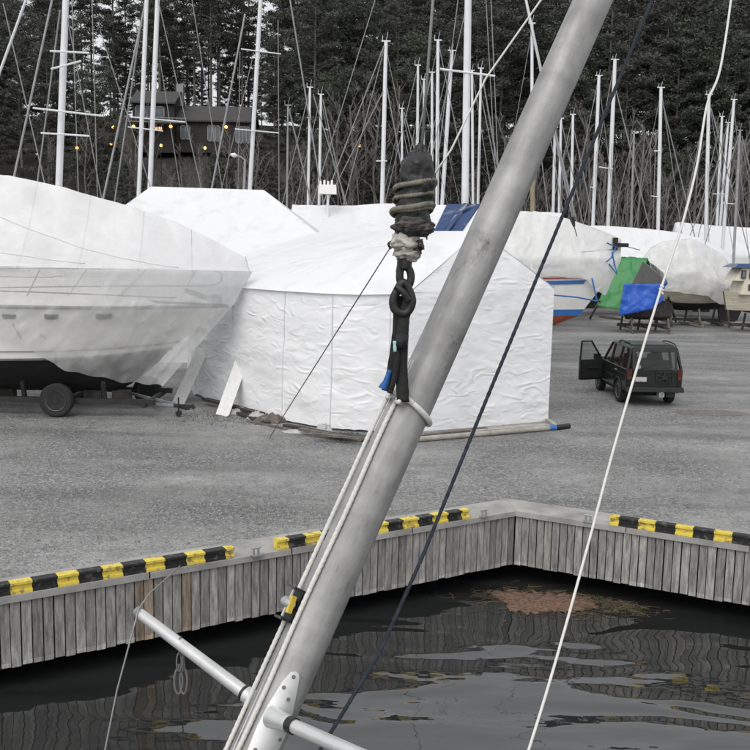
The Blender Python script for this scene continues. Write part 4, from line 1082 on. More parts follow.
# cover
mb = MB(); rows = []
for i in range(49):
    t = lerp(.47, 1, i / 48); x = lerp(0, 10.15, t); hb = 1.5 * max(0, math.sin(min(1, t * .56 + .44) * math.pi)) ** .75
    px = 375 + FOC * x / SY
    zr = at(px, polyline([(375, 209), (520, 211), (535, 213), (560, 218), (590, 228), (610, 236), (617, 240)], px), SY).z
    a = V(x, SY, zr); b = V(x, SY - hb - .12, polyline([(0, 4.4), (.8, 4.5), (1, 4.45)], t)); zb = polyline([(0, 3.7), (.55, 3.72), (.75, 3.74), (.86, 3.6), (.93, 3.1), (1, 3.0)], t) + .03 * math.sin(t * 55)
    c = V(x - (.55 if t > .85 else 0) * (t - .85) / .15, SY - hb - .08, zb)
    near = [lerp(a, b, k / 10) - V(0, 0, .15 * math.sin(k / 10 * math.pi)) for k in range(10)] + [lerp(b, c, k / 8) for k in range(9)]
    near = [p + V(0, -1, .3) * .045 * (noise.noise(p * 1.6) + .5 * noise.noise(p * 3.7)) for p in near]
    rows.append(near)
mb.grid(rows); mb.grid([[mir(p, SY) for p in r[:14]] for r in rows])
tag(mb.build('plastic_cover', M['milky_film'], None, 'all', True), 'milky plastic cover over the striped sailing boat, tied with blue line at the bow', 'plastic cover')
ln = empty('blue_lashing', sp(600, 298), 'blue lashing line round the bow and cover of the striped sailing boat', 'lashing line')
for pts in ([(540, 294), (575, 297), (597, 301)], [(597, 301), (592, 278)], [(612, 252), (614, 262), (617, 274), (609, 264)], [(607, 243), (616, 247), (611, 258), (606, 262)]):
    mb = MB(); mb.tube([sp(x, y, -1.45 * max(0.03, (625 - x) / 90) - .12) for x, y in pts], .032, 6); mb.build('line', M['stripe_blue'], ln)
q = sp(616, 245, -.1); mb = MB(); mb.box(q + V(-.05, 0, .05), (.18, .3, .5)); mb.box(q + V(.25, 0, .0), (.5, .24, .16)); tag(mb.build('furling_drum', M['antifoul_black']), 'dark furling drum sticking out of the cover at the striped boat\'s bow', 'furling drum')
mb = MB(); mb.tube([q + V(.2, 0, 0), sp(640, 250)], .02, 5); tag(mb.build('bow_pole', M['steel']), 'thin rod pointing right from the bow of the striped sailing boat', 'rod')

# ---- covered boats further back: a hull on stands under a tarpaulin with its own silhouette
def covered_boat(name, label, Y, sil, depth, zb, mat, mats2=None, hull_mat='gelcoat', seams=(), cat='covered boat', fold=.08, seed=0, split=None, ends=.55, base=0.0):
    """sil: ridge line as pixels; zb: height of the lower edge"""
    o = empty(name, at(sil[0][0], sil[0][1], Y) * 1, label, cat)
    rp = [at(x, y, Y) for x, y in sil]; x0, x1 = rp[0].x, rp[-1].x
    o.matrix_world = Matrix.Translation(V((x0 + x1) / 2, Y, 0))
    K = 44; near, far_ = [], []
    for i in range(K + 1):
        u = i / K; x = lerp(x0, x1, u); z = polyline([(p.x, p.z) for p in rp], x)
        hb = depth / 2 * (1 - ends * abs(2 * u - 1) ** 3)
        lo = zb if not callable(zb) else zb(u)
        a = V(x, Y, z); b = V(x, Y - hb, lerp(lo, z, .38)); c = V(x, Y - hb * .93, lo)
        r = [lerp(a, b, k / 8) - V(0, 0, .12 * math.sin(k / 8 * math.pi)) for k in range(8)] + [lerp(b, c, k / 6) for k in range(7)]
        r = [p + V(0, -1, .4) * fold * (noise.noise(V(p.x * 1.2, p.y, p.z * .9 + seed)) + .6 * noise.noise(V(p.x * 2.7, p.y + seed, p.z * 1.5))) for p in r]
        near.append(r); far_.append([V(p.x, 2 * Y - p.y, p.z) for p in r])
    mb = MB()
    def mi(i): return split(i / K) if split else 0
    for G in (near, far_):
        for i in range(K): mb.grid([G[i], G[i + 1]], mi(i))
    mb.grid([near[0], far_[0]]); mb.grid([near[-1], far_[-1]], mi(K))
    mb.build('tarpaulin', [M[mat]] + [M[m_] for m_ in (mats2 or [])], o, 'all', True)
    # hull below
    h = MB(); zl = zb if not callable(zb) else zb(.5)
    rr_ = []
    for i in range(17):
        u = i / 16; x = lerp(x0 + .1, x1 - .1, u); hb = depth / 2 * .86 * (1 - (ends + .2) * abs(2 * u - 1) ** 3)
        rr_.append([V(x, Y, max(.55, zl - 1.15 + .4 * abs(2 * u - 1) ** 2)), V(x, Y - hb * .75, zl - .62 + .25 * abs(2 * u - 1) ** 2), V(x, Y - hb, zl + .35)])
    loft(h, rr_[:], [1, 0]); loft(h, [[mir(p, Y) for p in r] for r in rr_], [1, 0]); h.build('hull', [M[hull_mat], M['antifoul_black']], o, 60, True)
    return o
def stand(x, Y, z, label, w=2.0, n=2, L=3.0):
    o = empty('boat_stand', V(x, Y, 0), label, 'boat stand', 'boat stands under the covered boats')
    for k in range(n):
        xx = x + (k - (n - 1) / 2) * L
        for sy in (-1, 1):
            mb = MB(); mb.bar(V(xx, Y + sy * w * .55, 0), V(xx, Y + sy * w * .4, z), .11, .11); mb.build('post', M['old_wood'], o)
        mb = MB(); mb.bar(V(xx, Y - w * .6, .32), V(xx, Y + w * .6, .32), .12, .16); mb.build('beam', M['old_wood'], o)
    mb = MB(); mb.bar(V(x - L * n / 2, Y, .42), V(x + L * n / 2, Y, .42), .3, .18); mb.build('keel_beam', M['dark_wood'], o)

# grey and white cover behind the tents, with a radar scanner on a pole; then the blue-covered boat
g = covered_boat('covered_boat', 'boat under a panelled white and grey cover with a radar scanner on a pole', 52, [(292, 204), (300, 205), (352, 205.5), (395, 203), (436, 205)], 5.5, 4.6, 'tarp_white', ['tarp_grey'],
                 split=lambda u: 1 if (.12 < u < .46 or u > .58) else 0, fold=.05, ends=.1)
q = at(328, 193, 51.0)
mb = MB(); mb.tube([q + V(0, 0, -1.3), q], .07, 8); mb.build('radar_pole', M['mast_white'], g)
mb = MB(); w = .46; mb.hexa([q + V(sx * w, sy * .3, -.06) for sx, sy in ((-1, -1), (1, -1), (1, 1), (-1, 1))], [q + V(sx * w * .94, sy * .26, .42) for sx, sy in ((-1, -1), (1, -1), (1, 1), (-1, 1))])
for k in range(4): mb.tube([q + V(-.4 + .2 * k, 0, .4), q + V(-.4 + .2 * k, 0, .62 + .05 * (k % 2))], .06, 6)
mb.build('radar_scanner', M['gelcoat'], g)
# loose sheet of grey pole tent right of the mast
covered_boat('covered_boat', 'small pale box-shaped boat cover above the striped sailing boat', 56, [(533, 211), (540, 212), (551, 212), (562, 213), (563, 214)], 3.2, 4.6, 'tarp_grey', fold=.03, ends=.1)
# big white cover and the one at the far right
covered_boat('covered_boat', 'long boat under a smooth bright white cover behind the green and clear-covered boats', 74, [(566, 225), (574, 225), (610, 226), (650, 229), (675, 232), (700, 238), (722, 248), (736, 262)], 5.5, 2.6, 'tarp_white', fold=.05, ends=.3)
covered_boat('covered_boat', 'white covered boat with a square stern end, furthest right behind the masts', 88, [(675, 223), (677, 222), (690, 223), (720, 226), (780, 229), (800, 232)], 6, 3.2, 'tarp_white', fold=.04, ends=.15)
# clear-covered motorboat
cb = covered_boat('covered_motorboat', 'cream-hulled motorboat under a crumpled translucent cover on trestles', 64, [(641, 262), (650, 247), (664, 241), (690, 238), (706, 245), (722, 254), (733, 267), (736, 277)], 3.6, lambda u: polyline([(0, 2.5), (.4, 2.25), (.62, 2.1), (.76, 1.55), (.86, 1.5), (1, 2.6)], u), 'milky_film', hull_mat='clinker', fold=.17, seed=4, ends=.5)
stand(21.3, 64, 1.2, 'wooden trestles under the translucent-covered motorboat', 3.0, 3, 1.9)
# boat under green, blue and dark tarpaulins
gbY = 58.0
gb = empty('covered_boat', V(16.9, gbY, 0), 'boat heaped over with green, bright blue and dark grey tarpaulins', 'covered boat')
def G(px, py, dy): return at(px, py, gbY + dy)
def drape(pts4, name, mat, nu=22, nv=18, amp=.20, seed=0):
    mb = MB(); sheet(mb, *pts4, nu, nv, amp, .9, seed=seed, pin=False); ob = mb.build(name, mat, gb, 'all', True)
    md = ob.modifiers.new('thick', 'SOLIDIFY'); md.thickness = .02; return ob
drape([G(597, 306, -1.2), G(630, 312, -1.6), G(648, 258, -.2), G(616, 257, .2)], 'green_tarpaulin', M['tarp_green'], seed=2)
drape([G(616, 257, .2), G(648, 258, -.2), G(655, 280, 2.2), G(618, 290, 2.2)], 'green_tarpaulin', M['tarp_green'], seed=3)
drape([G(632, 284, -1.45), G(656, 293, -1.45), G(661, 276, -.6), G(643, 261, -.35)], 'dark_tarpaulin', M['tarp_dark'], amp=.05, seed=4)
drape([G(656, 293, -1.4), G(668, 284, 0), G(663, 272, .6), G(650, 263, -.2)], 'dark_tarpaulin', M['tarp_dark'], amp=.05, seed=5)
drape([G(619, 316, -1.75), G(652, 309, -1.7), G(660, 284, -1.5), G(624, 284, -1.6)], 'blue_tarpaulin', M['tarp_bright_blue'], amp=.16, seed=6)
drape([G(650, 310, -1.7), G(664, 300, -1.2), G(666, 282, -1.0), G(657, 284, -1.5)], 'blue_tarpaulin', M['tarp_bright_blue'], amp=.2, seed=8)
mb = MB(); rr_ = []
for i in range(13):
    u = i / 12; x = lerp(15.2, 17.9, u); hb = 1.25 * (1 - .7 * abs(2 * u - 1) ** 3); rr_.append([V(x, gbY, .75), V(x, gbY - hb * .8, 1.0), V(x, gbY - hb, 2.0)])
loft(mb, rr_); loft(mb, [[mir(p, gbY) for p in r] for r in rr_]); mb.build('hull', M['dark_wood'], gb)
stand(16.4, gbY, .9, 'grey trestles and timber under the green and blue covered boat', 2.6, 3, 1.1)
rr2 = random.Random(2)
for k, (x0, y0, x1, y1) in enumerate(((617, 318, 641, 322), (600, 316, 622, 319), (680, 322, 702, 326), (652, 318, 668, 316), (702, 318, 722, 325))):
    a, b = gp(x0, y0, .1), gp(x1, y1, .1); mb = MB(); mb.bar(a, b, .25, .14)
    tag(mb.build('timber_beam', M['pale_wood'] if k in (0, 2) else M['old_wood']), ['pale beam on the ground below the bright blue tarpaulin', 'grey beam on the ground below the green tarpaulin', 'pale beam on the ground below the translucent-covered motorboat',
        'grey beam on the ground below the gap between the blue tarpaulin and the translucent cover', 'grey beam on the ground right of the translucent-covered motorboat\'s trestles'][k], 'timber beam', 'timber beams lying under the far boats')
for k, (x0, y0, x1, y1) in enumerate(((600, 300, 590, 318), (638, 312, 630, 322), (668, 296, 676, 322), (664, 300, 655, 322), (672, 300, 668, 322))):
    mb = MB(); mb.bar(G(x0, y0, -1.3), V(*(gp(x1, y1).xy), 0), .12, .12)
    tag(mb.build('prop', M['old_wood']), ['slanting timber prop left of the green tarpaulin', 'slanting timber prop under the bright blue tarpaulin', 'right-hand timber prop between blue tarpaulin and translucent cover', 'left-hand timber prop between blue tarpaulin and translucent cover', 'middle timber prop between blue tarpaulin and translucent cover'][k], 'prop', 'slanting timber props under the far boats')

# ---- cream cabin boat at the right edge
CY = 60.0
CBX = -.8
c0 = empty('cabin_boat', V(26, CY, .5), 'cream wooden cabin boat with small windows and a navy canopy at the right edge', 'cabin boat')
def K(px, py, dy=0): return at(px, py, CY + dy)
rr_ = []
for i in range(21):
    u = i / 20; x = lerp(22.6, 30, u); hb = 1.35 * min(1, (u / .35 + .02)) ** .6 if u < .35 else 1.35
    rr_.append([V(x + .5 * (1 - u), CY, 1.0 + .4 * (1 - u) ** 4), V(x + .25 * (1 - u), CY - hb * .85, 1.35), V(x, CY - hb, 2.35 + .15 * (1 - u))])
mb = MB(); loft(mb, rr_, [1, 0]); loft(mb, [[mir(p, CY) for p in r] for r in rr_], [1, 0]); mb.build('hull', [M['clinker'], M['antifoul_black']], c0, 60, True)
mb = MB(); mb.grid([[r[-1], mir(r[-1], CY)] for r in rr_]); mb.build('deck', M['cream'], c0)
mb = MB(); mb.hexa([V(23.3, CY - 1.05, 2.35), V(29.5, CY - 1.2, 2.35), V(29.5, CY + 1.2, 2.35), V(23.3, CY + 1.05, 2.35)], [V(23.5, CY - 1.0, 3.2), V(29.5, CY - 1.15, 3.2), V(29.5, CY + 1.15, 3.2), V(23.5, CY + 1.0, 3.2)]); mb.build('cabin', M['cream'], c0)
mb = MB(); mb.hexa([V(22.9, CY - 1.0, 3.2), V(29.5, CY - 1.1, 3.2), V(29.5, CY + 1.1, 3.2), V(22.9, CY + 1.0, 3.2)], [V(23.4, CY - .9, 4.0), V(29.5, CY - 1.0, 4.0), V(29.5, CY + 1.0, 4.0), V(23.4, CY + .9, 4.0)]); mb.build('wheelhouse', M['cream'], c0)
for x0, x1, z0, z1 in ((23.25, 23.55, 3.35, 3.85), (23.75, 24.6, 3.35, 3.85), (24.8, 25.8, 3.35, 3.85), (23.75, 24.1, 2.62, 3.0), (24.4, 25.1, 2.62, 3.0), (25.4, 26.1, 2.62, 3.0)):
    yy = CY - 1.09; mb = MB(); mb.box(((x0 + x1) / 2, yy, (z0 + z1) / 2), (x1 - x0, .04, z1 - z0)); f = mb.build('window', M['trailer'], c0)
    mb = MB(); mb.box(((x0 + x1) / 2, yy - .022, (z0 + z1) / 2), (x1 - x0 - .12, .01, z1 - z0 - .12)); mb.build('pane', M['house_glass'], f)
mb = MB(); mb.hexa([V(22.8, CY - 1.1, 4.0), V(29.5, CY - 1.15, 4.0), V(29.5, CY + 1.15, 4.0), V(22.8, CY + 1.1, 4.0)], [V(23.2, CY - .7, 4.25), V(29.5, CY - .8, 4.3), V(29.5, CY + .8, 4.3), V(23.2, CY + .7, 4.25)]); mb.build('canopy', M['tarp_blue'], c0)
c0.location.x += CBX
stand(25.0, CY, 1.1, 'dark trestles under the cream cabin boat', 2.6, 2, 2.6)
# ================================================================== CAR
def make_car():
    o = empty('parked_car', V(8.66, 30.16, 0), 'dark green boxy off-road car parked on the gravel with its driver door open', 'car', None, math.radians(1.2))
    B = lambda name, mats, b, smooth=False, parent=None: local(o, b)(name, mats, smooth, False, parent)
    HW = .885
    # lower body with wheel arches (profile in y,z), rear axle at y = 0
    def arch(yc, r=.43):
        return [(yc + r * math.cos(a), .36 + r * math.sin(a)) for a in [math.pi * k / 10 for k in range(10, -1, -1)] if .36 + r * math.sin(a) > .46]
    prof = [(-.86, .52), (-.46, .46)] + arch(0) + [(.46, .44), (2.08, .44)] + arch(2.54) + [(3.02, .46), (3.28, .55), (3.30, .98), (3.2, 1.08), (1.98, 1.16), (-.90, 1.16)]
    b = MB(); n = len(prof); secs = [(-HW, .0), (-HW + .03, .0), (HW - .03, 0), (HW, 0)]
    b.prism(prof, V(-HW, 0, 0), V(0, 1, 0), V(0, 0, 1), V(1, 0, 0), 2 * HW)
    body = B('body', M['car_paint'], b)
    bv = body.modifiers.new('bevel', 'BEVEL'); bv.width = .035; bv.segments = 3; bv.angle_limit = math.radians(50)
    b = MB(); b.box((0, 1.1, .42), (1.5, 3.6, .2)); b.box((0, 1.2, .33), (.3, 2.9, .16)); b.tube([(-.75, 0, .36), (.75, 0, .36)], .07, 8); b.tube([(-.75, 2.54, .36), (.75, 2.54, .36)], .07, 8); b.box((.35, -.55, .42), (.5, .5, .18)); B('chassis', M['car_under'], b)
    b = MB()
    for s in (-1, 1):                                                                    # inner wheel wells
        for yc in (0, 2.54): b.box((s * .55, yc, .62), (.3, .9, .5))
    B('wheel_well', M['car_under'], b)
    b = MB(); b.hexa([(-.80, 2.0, 1.165), (.80, 2.0, 1.165), (.76, 3.24, 1.085), (-.76, 3.24, 1.085)], [(-.78, 2.02, 1.20), (.78, 2.02, 1.20), (.72, 3.2, 1.11), (-.72, 3.2, 1.11)]); B('bonnet', M['car_paint'], b)
    # greenhouse: pillars, roof
    zb, zt = 1.165, 1.80
    def xw(z): return lerp(HW - .015, .74, (z - zb) / (zt - zb))
    ends = {'rear': (-.885, -.74), 'front': (1.98, 1.42)}
    def pillar(y0b, y1b, y0t, y1t, s, b, th=.055):
        lo = [(s * (xw(zb)), y0b, zb), (s * xw(zb), y1b, zb), (s * (xw(zb) - th), y1b, zb), (s * (xw(zb) - th), y0b, zb)]
        hi = [(s * xw(zt), y0t, zt), (s * xw(zt), y1t, zt), (s * (xw(zt) - th), y1t, zt), (s * (xw(zt) - th), y0t, zt)]
        if s < 0: lo.reverse(); hi.reverse()
        b.hexa(lo, hi)
    for s in (-1, 1):
        for q in ((-.885, -.74, -.74, -.62), (.06, .17, .06, .17), (.98, 1.10, .98, 1.10), (1.86, 1.98, 1.32, 1.42)):
            b = MB(); pillar(*q, s, b); B('pillar', M['car_paint'], b)
        for y0, y1, t0, t1 in ((-.74, .06, -.62, .06), (.17, .98, .17, .98), (1.10, 1.86, 1.10, 1.32)):
            if s < 0 and y0 == 1.10: continue                                            # the open door carries that window
            b = MB(); x0, x1 = xw(zb) - .025, xw(zt) - .025; b.add([(s * x0, y0, zb), (s * x0, y1, zb), (s * x1, t1, zt), (s * x1, t0, zt)], [(0, 1, 2, 3)]); B('side_window', M['car_glass'], b)
    b = MB(); b.hexa([(-.76, -.76, zt - .02), (.76, -.76, zt - .02), (.755, 1.43, zt - .02), (-.755, 1.43, zt - .02)], [(-.70, -.70, zt + .08), (.70, -.70, zt + .08), (.70, 1.34, zt + .06), (-.70, 1.34, zt + .06)])
    b.hexa([(-.66, -.66, zt + .08), (.66, -.66, zt + .08), (.66, .55, zt + .08), (-.66, .55, zt + .08)], [(-.62, -.60, zt + .125), (.62, -.60, zt + .125), (.62, .35, zt + .125), (-.62, .35, zt + .125)])
    r_ = B('roof', M['car_paint'], b); bv = r_.modifiers.new('bevel', 'BEVEL'); bv.width = .03; bv.segments = 3
    for s in (-1, 1):
        b = MB(); b.tube([(s * .70, -.62, zt + .06), (s * .70, -.52, zt + .13), (s * .70, -.2, zt + .15), (s * .70, .35, zt + .15), (s * .70, .6, zt + .12), (s * .70, .68, zt + .06)], .024, 8); B('roof_rail', M['car_trim'], b, True)
    b = MB(); b.add([(-.82, 1.97, zb), (.82, 1.97, zb), (.70, 1.43, zt), (-.70, 1.43, zt)], [(0, 1, 2, 3)]); B('windscreen', M['car_glass'], b)
    # tailgate
    b = MB(); y = -.90
    def tg(x0, x1, z0, z1, d=.03):
        yy = lambda z: -.905 + max(0, (z - zb)) * .235
        b.hexa([(x0, yy(z0) - d, z0), (x1, yy(z0) - d, z0), (x1, yy(z0), z0), (x0, yy(z0), z0)], [(x0, yy(z1) - d, z1), (x1, yy(z1) - d, z1), (x1, yy(z1), z1), (x0, yy(z1), z1)])
    tg(-.68, .68, .60, 1.12); tg(-.70, -.62, 1.12, 1.78); tg(.62, .70, 1.12, 1.78); tg(-.62, .62, 1.70, 1.79); tg(-.62, .62, 1.12, 1.17)
    tail = B('tailgate', M['car_paint'], b); bv = tail.modifiers.new('bevel', 'BEVEL'); bv.width = .01; bv.segments = 2
    b = MB(); b.add([(-.62, -.915, 1.17), (.62, -.915, 1.17), (.62, -.79, 1.70), (-.62, -.79, 1.70)], [(0, 1, 2, 3)]); B('rear_window', M['car_rear_glass'], b, parent=tail)
    b = MB(); b.tube([(-.40, -.935, 1.2), (.02, -.90, 1.38)], .012, 5); b.box((-.42, -.94, 1.19), (.07, .04, .05)); B('rear_wiper', M['car_trim'], b, parent=tail)
    b = MB(); b.tube([(-.50, -.945, 1.235), (-.50, -.925, 1.24)], .055, 14); B('sticker', M['sticker'], b, parent=tail)
    b = MB(); b.box((-.44, -.955, .86), (.40, .03, .20)); B('plate_holder', M['car_trim'], b, parent=tail)
    b = MB(); b.box((-.44, -.975, .86), (.35, .012, .14)); b2 = B('licence_plate', M['plate'], b, parent=tail)
    b = MB()                                                                             # spare wheel carrier without its wheel
    c = V(.28, -.99, .93)
    for a in (0.4, 1.6, 2.7, 3.8, 5.2): b.bar(c, c + V(math.cos(a) * .24, .03, math.sin(a) * .19), .05, .05)
    b.box(c, (.16, .09, .14)); b.bar(c + V(-.26, .04, .17), c + V(.26, .04, .17), .04, .04); b.bar(c + V(-.26, .04, -.16), c + V(.26, .04, -.16), .04, .04); b.bar(c + V(.26, .04, .17), c + V(.26, .04, -.16), .04, .04); b.bar(c + V(-.26, .04, .17), c + V(-.22, .04, -.16), .04, .04)
    B('spare_wheel_carrier', M['car_trim'], b, parent=tail)
    b = MB(); b.box((.52, -.955, .98), (.10, .03, .06)); B('handle', M['car_trim'], b, parent=tail)
    for s in (-1, 1):
        b = MB(); b.box((s * .79, -.895, 1.0), (.15, .05, .34)); t = B('tail_light', M['red_lens'], b)
        b = MB(); b.box((s * .79, -.924, .90), (.13, .02, .09)); B('indicator', M['amber_lens'], b, parent=t)
    b = MB(); b.hexa([(-.90, -1.06, .47), (.90, -1.06, .47), (.90, -.86, .47), (-.90, -.86, .47)], [(-.90, -1.04, .62), (.90, -1.04, .62), (.90, -.86, .62), (-.90, -.86, .62)]); b.box((-.87, -.78, .55), (.06, .4, .15)); b.box((.87, -.78, .55), (.06, .4, .15))
    bp = B('rear_bumper', M['car_trim'], b); bv = bp.modifiers.new('bevel', 'BEVEL'); bv.width = .02; bv.segments = 2
    b = MB(); b.hexa([(-.88, 3.26, .45), (.88, 3.26, .45), (.84, 3.45, .45), (-.84, 3.45, .45)], [(-.88, 3.26, .64), (.88, 3.26, .64), (.84, 3.42, .64), (-.84, 3.42, .64)]); B('front_bumper', M['car_trim'], b)
    b = MB(); b.box((.18, -1.0, .40), (.16, .3, .14)); b.tube([(.18, -1.12, .40), (.18, -1.16, .48)], .03, 8); B('tow_bar', M['galv'], b)
    b = MB(); b.box((.52, -.93, .42), (.28, .04, .22)); B('mud_flap', M['car_trim'], b)
    for s in (-1, 1):
        for y in (0, 2.54):
            b = MB(); r, w = .365, .24; c = V(s * .77 - w / 2, y, r)
            b.lathe(c, (1, 0, 0), [(.02, r * .62), (0, r * .75), (.012, r * .93), (.04, r), (w - .04, r), (w - .012, r * .93), (w, r * .75), (w - .02, r * .62)], 36)
            wh = B('wheel', M['tyre'], b, True); b = MB()
            if s < 0: b.lathe(c, (1, 0, 0), [(.05, 0), (.05, r * .25), (.07, r * .5), (.015, r * .58), (.02, r * .64), (.2, r * .6), (.2, 0)], 28)
            else: b.lathe(c + V(w, 0, 0), (-1, 0, 0), [(.05, 0), (.05, r * .25), (.07, r * .5), (.015, r * .58), (.02, r * .64), (.2, r * .6), (.2, 0)], 28)
            B('rim', M['galv'], b, True, parent=wh)
    for s in (-1, 1):                                                                    # flared arches
        b = MB()
        for yc in (0, 2.54):
            pts = [(s * .895, yc + .45 * math.cos(a), .36 + .45 * math.sin(a)) for a in [math.pi * k / 12 for k in range(0, 13)]]
            b.tube(pts, .028, 6)
        B('wheel_arch', M['car_trim'], b, True)
        b = MB()                                                                         # shut lines of the doors
        for yy in ([.13, 1.03] if s < 0 else [.13, 1.03, 1.95]): b.box((s * .886, yy, .80), (.006, .014, .68))
        b.box((s * .886, 1.05, .475), (.006, 1.8, .014)); B('shut_line', M['car_under'], b)
        for yy in ([.28] if s < 0 else [.28, 1.18]):
            b = MB(); b.box((s * .898, yy, 1.02), (.03, .13, .035)); B('door_handle', M['galv'], b)
        b = MB(); b.box((s * .892, 1.05, .78), (.02, 1.0, .05)); b.box((s * .892, -.0, .98), (.012, 1.5, .02)); B('side_trim', M['car_trim'], b)
    # inside: dashboard, steering wheel, seats
    b = MB(); b.box((0, 1.62, 1.05), (1.5, .4, .36)); B('dashboard', M['car_under'], b)
    b = MB(); P = [(-.36 + .19 * math.cos(a), 1.36 - .08 * math.sin(a), 1.22 + .18 * math.sin(a)) for a in [math.pi * k / 8 for k in range(17)]]; b.tube(P, .016, 6); b.tube([(-.36, 1.36, 1.22), (-.36, 1.6, 1.1)], .03, 6); B('steering_wheel', M['car_trim'], b)
    for x in (-.38, .38):
        b = MB(); b.hexa([(x - .25, .55, .98), (x + .25, .55, .98), (x + .25, .68, .98), (x - .25, .68, .98)], [(x - .2, .40, 1.52), (x + .2, .40, 1.52), (x + .2, .52, 1.52), (x - .2, .52, 1.52)]); b.box((x, .85, 1.0), (.5, .55, .14)); st = B('front_seat', M['car_seat'], b)
        b = MB(); b.box((x, .42, 1.63), (.25, .1, .2)); b.box((x, .44, 1.53), (.1, .03, .08)); h = B('headrest', M['car_seat'], b, parent=st)
    b = MB(); b.hexa([(-.66, -.28, .95), (.66, -.28, .95), (.66, -.14, .95), (-.66, -.14, .95)], [(-.62, -.40, 1.40), (.62, -.40, 1.40), (.62, -.29, 1.40), (-.62, -.29, 1.40)]); B('rear_seat', M['car_seat'], b)
    # open driver's door, hinged at its front edge
    hinge = V(-HW, 1.92, 0); a = math.radians(66)
    dx, dy = -math.sin(a), -math.cos(a); ex = V(dx, dy, 0); nz = V(-dy, dx, 0) * 1.0
    def dp(u, z, w=0): return hinge + ex * u + nz * w + V(0, 0, z)
    b = MB(); L = .98
    lean = lambda z: max(0, z - 1.165) * .0
    poly = [(.0, .50), (.14, .47), (L - .04, .47), (L, .52), (L, 1.165), (0.02, 1.165)]
    b.prism(poly, hinge - nz * .045, ex, V(0, 0, 1), nz, .09); dr = B('door', M['car_paint'], b)
    bv = dr.modifiers.new('bevel', 'BEVEL'); bv.width = .02; bv.segments = 2
    b = MB(); fr = [dp(.06, 1.16), dp(.52, 1.78), dp(L - .06, 1.78), dp(L - .02, 1.16)]
    for p, q in zip(fr, fr[1:]): b.bar(p, q, .045, .05, 0, nz)
    B('window_frame', M['car_paint'], b, parent=dr)
    b = MB(); b.add(fr, [(0, 1, 2, 3)]); B('door_window', M['car_glass'], b, parent=dr)
    # inner card faces the cabin side (towards +x/-y)
    side = 1 if nz.dot(V(1, -1, 0)) > 0 else -1
    b = MB(); b.prism([(.1, .56), (L - .08, .54), (L - .06, 1.12), (.08, 1.12)], hinge + nz * (side * .046), ex, V(0, 0, 1), nz * side, .02); c_ = B('door_card', M['car_trim'], b, parent=dr)
    b = MB(); q = dp(.45, .9, side * .09); b.bar(q - ex * .2, q + ex * .25, .06, .07); B('armrest', M['car_under'], b, parent=dr)
    b = MB(); q = dp(.16, 1.25, -side * .12); b.box(q, (.24, .12, .17)); b.bar(q, dp(.1, 1.18), .05, .05); mm = B('mirror', M['car_trim'], b, parent=dr)
    bv = mm.modifiers.new('bevel', 'BEVEL'); bv.width = .04; bv.segments = 3
    b = MB(); q = dp(.85, 1.02, -side * .06); b.bar(q - ex * .08, q + ex * .08, .03, .03); B('handle', M['car_trim'], b, parent=dr)
    return o
make_car()

